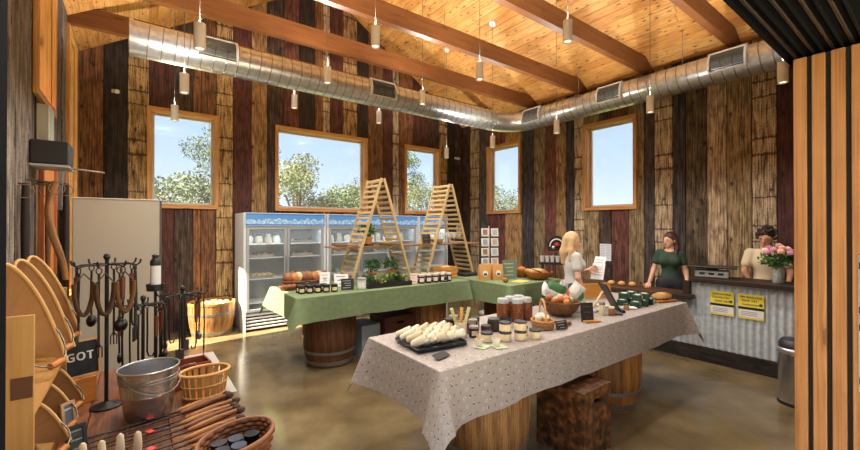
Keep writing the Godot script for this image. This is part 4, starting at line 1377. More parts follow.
		obj("pouch", m, mat(c8(196, 148, 84), 0.75), bg)
		m = MB.new()
		m.lathe([Vector2(0, -0.001), Vector2(0.045, -0.001), Vector2(0.045, 0.001), Vector2(0, 0.001)], 18, Transform3D(Basis(Vector3.RIGHT, PI / 2 - 0.12), Vector3(0, 0.10, 0.048)))
		obj("round_label", m, mat(c8(228, 222, 208), 0.7), bg)
		m = MB.new()
		m.box(Vector3(0, 0.088, 0.052), Vector3(0.05, 0.035, 0.002), Basis(Vector3.RIGHT, -0.12), 0.001)
		obj("dark_print", m, mat(c8(52, 40, 32), 0.7), bg)
	sign_board("grey-green upright board with gold printed lines beside the bags", Vector3(4.66, T, -4.16), -0.5, 0.23, 0.29, c8(98, 122, 110), null, 0.08, [], Color.WHITE, 4, c8(190, 176, 110))
	var bw := tinted("oak", c8(255, 196, 130))
	bowl("wooden_bowl", "round orange wooden bowl behind the grey-green board", Vector3(4.99, T, -4.20), 0.13, 0.13, bw)
	bowl("wooden_bowl", "wide wooden bowl of loaves at the end of the short table", Vector3(4.98, T, -3.86), 0.21, 0.12, bw)
	for i in 5:
		loaf("long baguette slice bundle, %s from the left, in the wide bowl" % ORD[i], Vector3(4.84 + i * 0.065, T + 0.125, -3.87 + i * 0.008), Basis(Vector3.UP, 0.5) * Basis(Vector3(1, 0, 0), 0.25), Vector3(0.028, 0.03, 0.12), [c8(206, 164, 100), c8(92, 62, 44), c8(222, 190, 132)][i % 3], "loaves in the wide bowl")
	loaf("round orange roll in the bowl behind the grey-green board", Vector3(4.97, T + 0.12, -4.18), Basis(), Vector3(0.07, 0.05, 0.07), c8(196, 122, 66), "rolls in the orange bowl")
	m = MB.new(); m.box(Vector3.ZERO, Vector3(0.26, 0.003, 0.18), Basis())
	tag(obj("paper_mat", m, mat(c8(226, 196, 96), 0.7), self, Vector3(4.55, T + 0.004, -3.86), Basis(Vector3.UP, 0.2)), "yellow paper sheet lying on the short green table", "paper")
	loaf("small glazed pastry at the near corner of the short green table", Vector3(4.28, T + 0.036, -3.9), Basis(), Vector3(0.05, 0.034, 0.04), c8(150, 96, 56), "pastries")
	loaf("small pale pastry beside the glazed one", Vector3(4.35, T + 0.03, -3.97), Basis(), Vector3(0.04, 0.03, 0.04), c8(220, 196, 150), "pastries")
	# postcard rack
	var rk := thing("postcard_rack", "white wire rack of picture cards below the corner window", "card rack", Vector3(5.78, 0, -5.72), -0.4)
	m = MB.new()
	m.tube([Vector3(0, 0.02, 0), Vector3(0, 1.78, 0)], 0.012, 8)
	obj("pole", m, mat(c8(206, 206, 202), 0.4), rk)
	m = MB.new()
	m.lathe([Vector2(0, 0), Vector2(0.2, 0), Vector2(0.2, 0.02), Vector2(0, 0.03)], 20)
	obj("base", m, mat(c8(190, 190, 186), 0.4), rk)
	for i in 8:
		var cx := -0.105 + (i % 2) * 0.21; var cy := 1.05 + (i / 2) * 0.20
		var pk := Node3D.new(); pk.name = "card_pocket"; rk.add_child(pk, true)
		pk.position = Vector3(cx, cy, 0.05)
		m = MB.new(); m.box(Vector3.ZERO, Vector3(0.16, 0.165, 0.01), Basis(Vector3.RIGHT, -0.12), 0.001)
		obj("card", m, mat(c8(226, 226, 222), 0.7), pk)
		m = MB.new(); m.box(Vector3(0, 0.005, 0.007), Vector3(0.10, 0.11, 0.002), Basis(Vector3.RIGHT, -0.12))
		obj("picture", m, mat([c8(150, 160, 170), c8(186, 172, 156), c8(150, 116, 92), c8(176, 184, 190)][i % 4], 0.7), pk)
		m = MB.new(); m.tube([Vector3(-0.085, -0.05, 0.02), Vector3(0.085, -0.05, 0.02)], 0.003, 5)
		m.tube([Vector3(0, -0.08, -0.05), Vector3(0, -0.08, 0.02)], 0.003, 5)
		obj("wire", m, mat(c8(200, 200, 196), 0.4), pk)
	# drinks cart by the right wall
	var ct := thing("drinks_cart", "black cart with stacked paper cups by the right wall", "cart", Vector3(6.45, 0, -4.62), -0.9)
	m = MB.new(); m.box(Vector3(0, 1.07, 0), Vector3(0.58, 0.04, 0.4), Basis(), 0.004); obj("top", m, mat(c8(30, 30, 32), 0.5), ct)
	for sx in [-1, 1]:
		for sz in [-1, 1]:
			m = MB.new(); m.box(Vector3(0.22 * sx, 0.525, 0.17 * sz), Vector3(0.04, 1.05, 0.04)); obj("leg", m, mat(c8(30, 30, 32), 0.5), ct)
	m = MB.new(); m.box(Vector3(0, 0.5, 0), Vector3(0.44, 0.03, 0.34)); obj("shelf", m, mat(c8(36, 36, 38), 0.5), ct)
	var cp := MB.new()
	cp.lathe([Vector2(0, 0), Vector2(0.03, 0), Vector2(0.042, 0.11), Vector2(0.045, 0.115), Vector2(0.039, 0.11), Vector2(0, 0.01)], 12)
	var cpm := cp.mesh()
	for i in 6:
		var a := Basis(Vector3.UP, -0.9)
		var o := obj("paper_cup", cpm, mat(c8(216, 216, 214), 0.6), self, Vector3(6.45, 1.093, -4.62) + a * Vector3(-0.235 + i * 0.094, 0, 0.1))
		tag(o, "white paper cup on the black cart, %s from the left" % ORD[i], "cup", "paper cups on the cart")
	var em := thing("round_sign", "black round-topped sign with white ring and red figure above the cups", "sign", Vector3(6.45, 1.09, -4.62) + Basis(Vector3.UP, -0.9) * Vector3(0.04, 0, -0.08), -0.9)
	m = MB.new()
	m.box(Vector3(0, 0.09, 0), Vector3(0.04, 0.18, 0.03)); obj("stem", m, mat(c8(30, 30, 32), 0.5), em)
	m = MB.new()
	var disc := []
	for i in 25: disc.append(Vector2(cos(PI * i / 24) * 0.17, 0.30 + sin(PI * i / 24) * 0.2))
	disc.append(Vector2(-0.17, 0.20)); disc.append(Vector2(0.17, 0.20))
	m.slab(disc, -0.012, 0.012); obj("plate", m, mat(c8(26, 26, 28), 0.5), em)
	var arc := []
	for i in 17: arc.append(Vector3(cos(PI * i / 16) * 0.125, 0.29 + sin(PI * i / 16) * 0.145, 0.014))
	m = MB.new(); m.tube(arc, 0.014, 5); obj("white_ring", m, mat(c8(220, 220, 216), 0.6), em)
	m = MB.new(); m.ball(Vector3(0.01, 0.31, 0.014), Vector3(0.055, 0.06, 0.006), 12); obj("red_figure", m, mat(c8(196, 60, 44), 0.6), em)
	m = MB.new(); m.ball(Vector3(-0.06, 0.27, 0.014), Vector3(0.03, 0.035, 0.006), 12); obj("white_figure", m, mat(c8(222, 222, 218), 0.6), em)

func build_front_goods():
	var T := 0.922
	var tr := thing("serving_tray", "black serving tray of paper wrapped rolls on the printed cloth", "tray", Vector3(1.70, T, -2.27), -0.12)
	var m := MB.new()
	m.box(Vector3(0, 0.012, 0), Vector3(0.40, 0.012, 0.36), Basis(), 0.004)
	obj("pan", m, mat(c8(26, 28, 34), 0.35), tr)
	var rim := []
	for p in [Vector3(-0.2, 0.024, -0.16), Vector3(-0.18, 0.024, -0.18), Vector3(0.18, 0.024, -0.18), Vector3(0.2, 0.024, -0.16), Vector3(0.2, 0.024, 0.16), Vector3(0.18, 0.024, 0.18), Vector3(-0.18, 0.024, 0.18), Vector3(-0.2, 0.024, 0.16)]: rim.append(p)
	m = MB.new(); m.tube(rim, 0.009, 6, true); obj("rim", m, mat(c8(26, 28, 34), 0.3), tr)
	for sg in [-1, 1]:
		m = MB.new(); m.tube([Vector3(0.2 * sg, 0.025, -0.07), Vector3(0.235 * sg, 0.025, -0.05), Vector3(0.235 * sg, 0.025, 0.05), Vector3(0.2 * sg, 0.025, 0.07)], 0.007, 6)
		obj("handle", m, mat(c8(26, 28, 34), 0.3), tr)
	for sx in [-1, 1]:
		for sz in [-1, 1]:
			m = MB.new(); m.box(Vector3(0.17 * sx, 0.003, 0.15 * sz), Vector3(0.03, 0.006, 0.03)); obj("foot", m, mat(c8(20, 20, 22), 0.6), tr)
	var rl := MB.new()
	rl.lathe([Vector2(0, -0.06), Vector2(0.025, -0.06), Vector2(0.028, -0.055), Vector2(0.028, 0.055), Vector2(0.025, 0.06), Vector2(0.018, 0.064), Vector2(0.016, 0.05), Vector2(0, 0.05)], 14)
	var rlm := rl.mesh()
	for i in 20:
		var cx := i % 5; var rz := i / 5
		var q := Basis(Vector3.UP, 0.35 + rng.randf_range(-0.2, 0.2)) * Basis(Vector3.RIGHT, 1.0 + rng.randf_range(-0.12, 0.12))
		var p := Vector3(1.70, T, -2.27) + Basis(Vector3.UP, -0.12) * Vector3(-0.155 + cx * 0.076 + (rz % 2) * 0.008, 0.066 + 0.002 * (i % 3), 0.12 - rz * 0.084)
		var o := obj("wrapped_roll", rlm, mat([c8(232, 222, 196), c8(240, 232, 212), c8(222, 208, 176)][i % 3], 0.8), self, p, q)
		tag(o, "cream paper wrapped roll on the black tray, %s from left, row %s from front" % [ORD[cx], ["one", "two", "three", "four"][rz]], "wrapped roll", "rolls on the tray")
	m = MB.new(); m.box(Vector3(0, 0.012, 0), Vector3(0.13, 0.004, 0.06), Basis(Vector3.RIGHT, 0.35), 0.001)
	tag(obj("price_tag", m, mat(c8(34, 32, 30), 0.6), self, Vector3(1.565, T + 0.004, -1.975), Basis(Vector3.UP, 0.25)), "small black price tag lying before the roll tray", "tag")
	# cup of breadsticks
	var cu := thing("stoneware_cup", "cream cup holding wafer sticks beside the tray", "cup", Vector3(1.97, T, -2.25))
	m = MB.new()
	m.lathe([Vector2(0, 0), Vector2(0.042, 0), Vector2(0.046, 0.006), Vector2(0.048, 0.12), Vector2(0.044, 0.12), Vector2(0.042, 0.012), Vector2(0, 0.01)], 18)
	obj("body", m, mat(c8(222, 206, 180), 0.5), cu)
	for i in 3:
		m = MB.new()
		var a: float = [-0.32, 0.05, 0.3][i]
		m.tube([Vector3(0, 0.015, (i - 1) * 0.014), Vector3(sin(a) * 0.235, 0.225, (i - 1) * 0.02)], 0.0125, 8)
		tag(obj("wafer_stick", m, mat([c8(176, 186, 120), c8(206, 150, 82), c8(196, 196, 140)][i], 0.7), self, Vector3(1.97, T, -2.25)), ["pale green wafer stick leaning left in the cream cup", "orange wafer stick in the middle of the cream cup", "pale wafer stick leaning right in the cream cup"][i], "wafer stick")
	# dark jars behind and beside the cup
	var dk := [[2.06, -2.50], [2.16, -2.56], [2.24, -2.50], [2.13, -2.44], [2.06, -2.20], [2.15, -2.16], [2.11, -2.28], [2.20, -2.36], [2.27, -2.41]]
	for i in dk.size():
		jar("relish_jar", "small dark relish jar, %s counted from the wrapped rolls" % ORD[i], "jar", Vector3(dk[i][0], T, dk[i][1]), 0.038, 0.085, mat([c8(70, 24, 22), c8(46, 30, 26), c8(96, 40, 32)][i % 3], 0.15), [c8(52, 34, 30), c8(150, 140, 124), c8(40, 40, 42)][i % 3], c8(206, 196, 180) if i % 2 == 0 else null, "small relish jars")
	jar("glass_jar", "squat glass jar of dark olives before the granola jars", "jar", Vector3(2.32, T, -2.24), 0.054, 0.10, mat(c8(52, 44, 30), 0.1), c8(60, 66, 60), null, "", 0.1)
	bowl("black_bowl", "small black bowl beside the granola jars", Vector3(2.48, T, -2.27), 0.062, 0.07, mat(c8(36, 40, 42), 0.3))
	# granola jars
	var gr := surface("granola", noise_image(128, 128, 17, [c8(60, 28, 14), c8(128, 68, 34), c8(190, 124, 70)], 0.09, 3), 7.0, 0.12)
	var gp := [[2.62, -2.42], [2.715, -2.335], [2.83, -2.33], [2.75, -2.45], [2.86, -2.44]]
	for i in gp.size():
		var t = jar("granola_jar", ["granola jar nearest the olive jar", "granola jar at the front middle of the cluster", "granola jar at the front right of the cluster", "granola jar at the back left of the cluster", "granola jar at the back right of the cluster"][i], "jar", Vector3(gp[i][0], T, gp[i][1]), 0.055, 0.20, gr, c8(176, 182, 182), null, "clip jars of granola", 0.14)
		m = MB.new(); m.tube([Vector3(0.05, 0.15, 0), Vector3(0.055, 0.175, 0), Vector3(0.04, 0.2, 0)], 0.003, 5)
		obj("wire_clip", m, mat(c8(180, 182, 184), 0.3, 0.8), t)
	# cream jars with black lids
	var cj := [[2.06, 0, -2.06], [2.18, 0, -1.99], [2.29, 0, -1.94], [2.41, 0, -1.90], [2.19, 0.0685, -2.0], [2.30, 0.0685, -1.95], [2.40, 0, -2.02]]
	for i in cj.size():
		jar("cheese_jar", ["cream jar with black lid nearest the paper cups", "cream jar with black lid under a stacked one, left", "cream jar with black lid under a stacked one, right", "cream jar with black lid, single one at the right", "cream jar with black lid stacked on top, left", "cream jar with black lid stacked on top, right", "cream jar with black lid behind the row"][i], "jar", Vector3(cj[i][0], T + cj[i][1], cj[i][2]), 0.045, 0.068, mat(c8(226, 206, 164), 0.35), c8(34, 36, 44), null, "cream jars with black lids")
	# tasting cups on green napkins
	for i in 2:
		var p := Vector3([1.92, 2.02][i], T, [-2.0, -1.93][i])
		m = MB.new(); m.box(Vector3.ZERO, Vector3(0.1, 0.002, 0.09))
		tag(obj("paper_napkin", m, mat(c8(196, 214, 178), 0.8), self, p + Vector3(0.01, 0.003, 0.02), Basis(Vector3.UP, 0.3 + i)), ["pale green napkin under the left tasting cup", "pale green napkin under the right tasting cup"][i], "napkin")
		var c := thing("tasting_cup", ["small white tasting cup with wooden spoons", "small empty white tasting cup"][i], "cup", p + Vector3(0, 0.0045, 0))
		m = MB.new(); m.lathe([Vector2(0, 0), Vector2(0.022, 0), Vector2(0.03, 0.05), Vector2(0.028, 0.05), Vector2(0.02, 0.004), Vector2(0, 0.004)], 14)
		obj("body", m, mat(c8(228, 222, 204), 0.6), c)
		if i == 0:
			for k in 3:
				m = MB.new(); m.box(Vector3(-0.01 + k * 0.01, 0.045, 0), Vector3(0.008, 0.08, 0.002), Basis(Vector3(0, 0, 1), 0.3 - k * 0.25))
				obj("spoon", m, mat(c8(222, 196, 140), 0.7), c)
	# handled basket
	wicker("handled_basket", "small round basket with a tall arched handle on the printed cloth", Vector3(2.71, T, -2.06), 0.105, 0.09, 0.065, c8(176, 124, 70), 0.235, 0.9)
	for i in 3:
		jar("honey_jar", ["pale jar with white lid in the handled basket, left", "amber jar with white lid in the handled basket", "amber jar at the back of the handled basket"][i], "jar", Vector3(2.67 + i * 0.04, T + 0.015, -2.07 + (0.04 if i == 1 else -0.04 * (i / 2))), 0.03, 0.09, mat([c8(226, 200, 150), c8(214, 140, 60), c8(206, 150, 80)][i], 0.2), c8(232, 226, 212), null, "jars in the handled basket")
	sign_board("black chalk tag leaning on the handled basket", Vector3(2.79, T, -1.93), -0.2, 0.115, 0.07, c8(28, 28, 28), c8(84, 66, 48), 0.25, [], Color.WHITE, 3, c8(200, 200, 190))
	for i in 4:
		loaf("%s small brown nut cluster right of the handled basket" % ORD[i], Vector3(2.90 + (i % 2) * 0.05, T + 0.018, -2.02 + (i / 2) * 0.05), Basis(), Vector3(0.022, 0.016, 0.022), c8(122, 74, 40), "nut clusters")
	# big bowl with fruit and bags
	bowl("wooden_bowl", "big dark golden wooden bowl of fruit on the printed cloth", Vector3(3.24, T, -2.26), 0.185, 0.135, tinted("oak", c8(170, 146, 112)))
	for i in 9:
		var a := i * 2.4; var d := 0.03 + 0.095 * (i / 9.0)
		m = MB.new(); m.ball(Vector3.ZERO, Vector3(0.034, 0.031, 0.034), 12)
		tag(obj("peach", m, mat([c8(206, 138, 78), c8(176, 108, 64), c8(222, 190, 150)][i % 3], 0.6), self, Vector3(3.24 + cos(a) * d, T + 0.135 + 0.02 * (i % 2), -2.26 + sin(a) * d)), "%s fruit piled in the big wooden bowl, counted outward" % ORD[i], "fruit", "fruit in the big bowl")
	for i in 6:
		var b := thing("snack_bag", ["white and green snack bag lying over the big bowl", "white snack bag with dark print behind the bowl", "striped white snack bag at the middle of the pile", "green snack bag at the back of the pile", "white snack bag nearest the black board", "pale snack bag on top of the pile"][i], "bag", [Vector3(3.50, T + 0.125, -2.24), Vector3(3.36, T + 0.13, -2.52), Vector3(3.60, T + 0.115, -2.36), Vector3(3.54, T + 0.125, -2.56), Vector3(3.70, T + 0.12, -2.40), Vector3(3.70, T + 0.135, -2.54)][i], i * 0.7)
		var tilt := Basis(Vector3(0, 0, 1), [0.5, 0.3, 0.7, 0.4, 0.6, 0.2][i])
		var pil := func(q: float, u: float, v: float, w: float) -> MB:
			var pm := MB.new()
			for sg in [-1.0, 1.0]:
				var fn := func(a: int, e: int) -> Vector3:
					var y := (a / 10.0) * 2.0 - 1.0; var x := (e / 10.0) * 2.0 - 1.0
					return tilt * Vector3(x * u * (1.0 - 0.06 * y * y), y * v + q, sg * w * sqrt(maxf(0.0, (1.0 - pow(x, 4)) * (1.0 - pow(y, 4)))))
				pm.sheet(10, 10, fn, func(a, e): return Vector2(e * 0.01, a * 0.01))
			return pm
		m = pil.call(0.0, 0.092, 0.13, 0.036)
		obj("pouch", m, mat([c8(216, 220, 214), c8(226, 228, 228), c8(206, 210, 206), c8(70, 116, 70), c8(222, 222, 216), c8(200, 204, 206)][i], 0.4), b)
		m = pil.call(0.012, 0.0935, 0.05, 0.0385)
		obj("print_patch", m, mat([c8(60, 126, 76), c8(46, 52, 60), c8(196, 96, 60), c8(226, 226, 210), c8(40, 48, 60), c8(84, 140, 90)][i], 0.4), b)
	sign_board("upright black sign on a wooden foot before the big bowl", Vector3(3.20, T, -1.95), -0.45, 0.12, 0.165, c8(30, 24, 24), null, 0.12, [], Color.WHITE, 3, c8(96, 70, 60))
	m = MB.new(); m.box(Vector3(0, 0.007, 0), Vector3(0.15, 0.014, 0.06), Basis(), 0.002)
	tag(obj("sign_foot", m, tinted("ply", c8(220, 190, 140)), self, Vector3(3.215, T, -1.92), Basis(Vector3.UP, -0.45)), "wooden foot strip before the upright black sign", "sign foot")
	var bk := thing("menu_board", "long black board leaning on an easel near the green boxes", "menu board", Vector3(3.80, T, -2.08), 0.9)
	m = MB.new(); m.box(Vector3(0, 0.14, 0), Vector3(0.20, 0.30, 0.012), Basis(Vector3.RIGHT, -0.5), 0.002); obj("board", m, mat(c8(26, 26, 28), 0.5), bk)
	m = MB.new(); m.box(Vector3(0, 0.1, -0.12), Vector3(0.04, 0.22, 0.008), Basis(Vector3.RIGHT, 0.55)); obj("easel_leg", m, mat(c8(200, 180, 150), 0.6), bk)
	m = MB.new(); m.box(Vector3(0, 0.012, 0.09), Vector3(0.24, 0.024, 0.03)); obj("ledge", m, mat(c8(26, 26, 28), 0.5), bk)
	for i in 3:
		jar("spice_jar", ["small pale spice jar left of the long black board", "small brown spice jar left of the long black board", "small tan spice jar right of the long black board"][i], "jar", Vector3([3.56, 3.62, 3.98][i], T, [-2.02, -1.96, -2.0][i]), 0.028, [0.12, 0.08, 0.06][i], mat([c8(216, 206, 180), c8(150, 96, 56), c8(186, 140, 84)][i], 0.3), [c8(120, 120, 110), c8(200, 190, 170), c8(60, 60, 58)][i], null, "spice jars")
	for i in 4:
		m = MB.new(); m.box(Vector3(0, 0.008, 0), Vector3(0.13, 0.016, 0.09), Basis(), 0.002)
		tag(obj("leaflet_stack", m, mat([c8(214, 216, 216), c8(80, 74, 70), c8(206, 186, 150), c8(226, 226, 222)][i], 0.7), self, Vector3([3.66, 3.70, 3.92, 4.04][i], T + 0.002, [-2.16, -1.96, -2.22, -2.0][i]), Basis(Vector3.UP, i * 0.8)), ["pale leaflet stack behind the spice jars", "dark leaflet stack before the black board", "tan leaflet stack behind the black board", "white leaflet stack before the green boxes"][i], "leaflets")
	# green boxes
	for i in 10:
		var lay := i / 6
		var cx := (i % 3) if lay == 0 else (i - 6) % 2
		var cz := (i / 3) % 2 if lay == 0 else (i - 6) / 2
		var p := Vector3(4.18 + cx * 0.15 + lay * 0.075, T + lay * 0.061, -2.0 - cz * 0.14 - lay * 0.02)
		var b := thing("tea_box", "dark green box with pale label, %s of the stack, %s layer" % [ORD[i], ["lower", "upper"][lay]], "box", p, 0.35 + 0.2 * sin(i * 2.0), "dark green boxes")
		m = MB.new(); m.box(Vector3(0, 0.03, 0), Vector3(0.115, 0.06, 0.095), Basis(), 0.003); obj("carton", m, mat(c8(30, 66, 48), 0.5), b)
		m = MB.new(); m.box(Vector3(0.0, 0.031, 0.048), Vector3(0.04, 0.038, 0.002)); obj("front_label", m, mat(c8(214, 216, 196), 0.6), b)
		m = MB.new(); m.box(Vector3(0.0, 0.0604, 0), Vector3(0.07, 0.001, 0.05)); obj("top_label", m, mat(c8(206, 210, 200), 0.6), b)
	m = MB.new(); m.box(Vector3(0, 0.085, 0), Vector3(0.42, 0.17, 0.04), Basis(Vector3.RIGHT, -0.2), 0.004)
	tag(obj("tan_board", m, tinted("ply", c8(226, 190, 130)), self, Vector3(4.30, T + 0.008, -2.52), Basis(Vector3.UP, -0.3)), "tan wooden panel standing behind the green boxes", "panel")
	for i in 3:
		loaf(["first", "second", "third"][i] + " golden roll on top of the counter behind the tan panel", Vector3(6.0 + 0.05 * i, 0.885, -3.25 + i * 0.14), Basis(), Vector3(0.06, 0.035, 0.05), c8(222, 170, 100), "rolls on the low counter")
	m = MB.new(); m.box(Vector3(0, 0.012, 0), Vector3(0.28, 0.024, 0.16), Basis(), 0.005)
	tag(obj("bread_board", m, tinted("oak", c8(236, 206, 160)), self, Vector3(4.74, T, -1.98), Basis(Vector3.UP, -0.3)), "wooden bread board at the far end of the printed cloth", "bread board")
	loaf("long golden loaf on the bread board by the green shirt", Vector3(4.74, T + 0.062, -1.98), Basis(Vector3.UP, -0.3), Vector3(0.14, 0.04, 0.065), c8(206, 164, 104), "loaf on the board")
	# counter goods
	var sc := thing("shop_scale", "silver counter scale with a wide black pan", "scale", Vector3(6.13, 1.0935, -1.93), -PI / 2 + 0.2)
	m = MB.new(); m.box(Vector3(0, 0.05, 0), Vector3(0.36, 0.09, 0.26), Basis(), 0.008); obj("body", m, mat(c8(170, 174, 178), 0.35, 0.5), sc)
	m = MB.new(); m.box(Vector3(0, 0.14, 0), Vector3(0.54, 0.022, 0.34), Basis(), 0.008); obj("pan", m, mat(c8(34, 32, 32), 0.4), sc)
	m = MB.new(); m.box(Vector3(0, 0.112, 0), Vector3(0.12, 0.04, 0.12)); obj("pan_post", m, mat(c8(60, 60, 62), 0.5), sc)
	for i in 3:
		m = MB.new(); m.box(Vector3(-0.1 + i * 0.1, 0.055, 0.131), Vector3(0.06, 0.03, 0.003), Basis(), 0.001); obj("display", m, mat(c8(40, 46, 48), 0.2), sc)
	for sx in [-1, 1]:
		m = MB.new(); m.box(Vector3(0.15 * sx, 0.003, 0), Vector3(0.04, 0.006, 0.2)); obj("foot", m, mat(c8(24, 24, 26), 0.7), sc)
	var r := RandomNumberGenerator.new(); r.seed = 99
	var vs := thing("flower_vase", "clear glass vase of water on the counter", "vase", Vector3(6.12, 1.0935, -1.26))
	m = MB.new(); m.lathe([Vector2(0, 0), Vector2(0.05, 0), Vector2(0.055, 0.01), Vector2(0.06, 0.19), Vector2(0.057, 0.19), Vector2(0.05, 0.014), Vector2(0, 0.012)], 20)
	obj("glass", m, mats["clear"], vs)
	m = MB.new(); m.lathe([Vector2(0, 0.014), Vector2(0.048, 0.014), Vector2(0.053, 0.12), Vector2(0, 0.12)], 20)
	obj("water", m, glass("water", Color(0.7, 0.78, 0.66), 0.35), vs)
	var bq := thing("flower_bouquet", "bouquet of pink and peach roses in the glass vase", "bouquet", Vector3(6.12, 1.1075, -1.26))
	for i in 15:
		var a := i * 2.399; var d := 0.04 + 0.12 * sqrt(i / 15.0)
		var top := Vector3(cos(a) * d, 0.34 + 0.11 * (1.0 - d / 0.16), sin(a) * d)
		m = MB.new(); m.tube([Vector3(cos(a) * 0.02, 0.0, sin(a) * 0.02), Vector3(cos(a) * 0.03, 0.17, sin(a) * 0.03), top], 0.003, 5)
		obj("stem", m, mat(c8(72, 104, 50), 0.6), bq)
		m = MB.new()
		for k in 9:
			var b := k * 2.4
			m.ball(Vector3(cos(b) * 0.02, 0.004 * (k % 3), sin(b) * 0.02), Vector3(0.02, 0.026, 0.02), 6)
		m.ball(Vector3(0, 0.01, 0), Vector3(0.022, 0.03, 0.022), 8)
		obj("rose", m, mat([c8(206, 146, 164), c8(224, 176, 150), c8(186, 130, 160), c8(230, 204, 200)][i % 4], 0.7), bq, top)
	m = MB.new(); leaves(m, r, Vector3(0, 0.24, 0), Vector3(0.19, 0.09, 0.19), 170, 0.08, 0.2)
	obj("foliage", m, mat(c8(70, 108, 54), 0.6), bq)
	var cd := thing("card_terminal", "black card terminal beside the flower vase", "card terminal", Vector3(6.10, 1.0935, -0.98), -PI / 2)
	m = MB.new(); m.box(Vector3(0, 0.09, 0), Vector3(0.2, 0.15, 0.02), Basis(Vector3.RIGHT, -0.3), 0.004); obj("screen", m, mat(c8(22, 22, 24), 0.25), cd)
	m = MB.new(); m.box(Vector3(0, 0.012, 0), Vector3(0.14, 0.024, 0.12), Basis(), 0.004); obj("base", m, mat(c8(40, 40, 42), 0.4), cd)

# ---------------------------------------------------------------- tool table by the left wall
func ring_stand(label: String, at: Vector3, h: float, ring_r: float):
	var iron := mat(c8(34, 30, 28), 0.55, 0.4)
	var t := thing("tool_stand", label, "tool stand", at)
	var m := MB.new()
	m.lathe([Vector2(0, 0), Vector2(0.07, 0), Vector2(0.07, 0.008), Vector2(0.03, 0.02), Vector2(0.012, 0.03)], 16); obj("foot", m, iron, t)
	m = MB.new(); m.tube([Vector3(0, 0.02, 0), Vector3(0, h + 0.03, 0)], 0.009, 8); obj("pole", m, iron, t)
	m = MB.new(); m.ball(Vector3(0, h + 0.04, 0), Vector3(0.016, 0.02, 0.016), 8); obj("finial", m, iron, t)
	for i in 8:
		var a := TAU * i / 8 + 0.2
		var d := Vector3(cos(a), 0, sin(a))
		m = MB.new()
		m.tube([Vector3(0, h, 0), d * ring_r * 0.8 + Vector3(0, h, 0), d * ring_r + Vector3(0, h - 0.008, 0), d * (ring_r + 0.015) + Vector3(0, h + 0.004, 0), d * (ring_r + 0.02) + Vector3(0, h + 0.024, 0)], 0.005, 6)
		obj("hook", m, iron, t)
	return t

func hung_tools(at: Vector3, h: float, ring_r: float, n: int, which: int):
	# iron tools hanging from the hooks: loop, shaft, blade or head
	var iron := mat(c8(42, 38, 36), 0.45, 0.6)
	for i in n:
		var a := TAU * (i % 8) / 8 + 0.2 + (0.0 if i < 8 else 0.12)
		var d := Vector3(cos(a), 0, sin(a))
		var l: float = [0.34, 0.28, 0.4, 0.31][(i + which) % 4]
		var place: String = ["first", "second", "third"][which]
		var t := thing(["fire_tool", "hand_tool", "serving_tool"][which], "%s dark iron tool hanging on the %s ring stand" % [ORD[i], ["tall", "low", "far"][which]], "hand tool", at + Vector3(d.x * (ring_r - 0.004), h - 0.012, d.z * (ring_r - 0.004)), -a, ["tools on the tall ring stand", "tools on the low ring stand", "tools on the far ring stand"][which])
		var m := MB.new()
		var lp := []
		for k in 12: lp.append(Vector3(0, cos(TAU * k / 12) * 0.016 - 0.012, sin(TAU * k / 12) * 0.012))
		m.tube(lp, 0.003, 5, true); obj("loop", m, iron, t)
		m = MB.new(); m.tube([Vector3(0, -0.028, 0), Vector3(0.004, -l * 0.5, 0.0), Vector3(0, -l, 0)], 0.0055, 6); obj("shaft", m, iron, t)
		m = MB.new()
		var kind := (i + which) % 4
		if kind == 0: m.box(Vector3(0, -l - 0.03, 0), Vector3(0.006, 0.08, 0.05), Basis(), 0.002)
		elif kind == 1: m.ball(Vector3(0, -l - 0.02, 0), Vector3(0.012, 0.035, 0.026), 10)
		elif kind == 2:
			for s in [-0.014, 0.0, 0.014]: m.tube([Vector3(0, -l + 0.02, 0), Vector3(0, -l, s), Vector3(0, -l - 0.05, s)], 0.003, 5)
		else: m.tube([Vector3(0, -l, 0), Vector3(0, -l - 0.03, 0.01), Vector3(0, -l - 0.03, 0.03), Vector3(0, -l - 0.01, 0.035)], 0.005, 6)
		obj("head", m, iron if which < 2 else mat(c8(120, 120, 122), 0.35, 0.8), t)
		if i % 3 == 1:
			m = MB.new(); m.tube([Vector3(0, -0.05, 0), Vector3(0.0, -0.17, 0)], [0.012, 0.010], 8); obj("grip", m, tinted("oak", c8(150, 100, 66)), t)

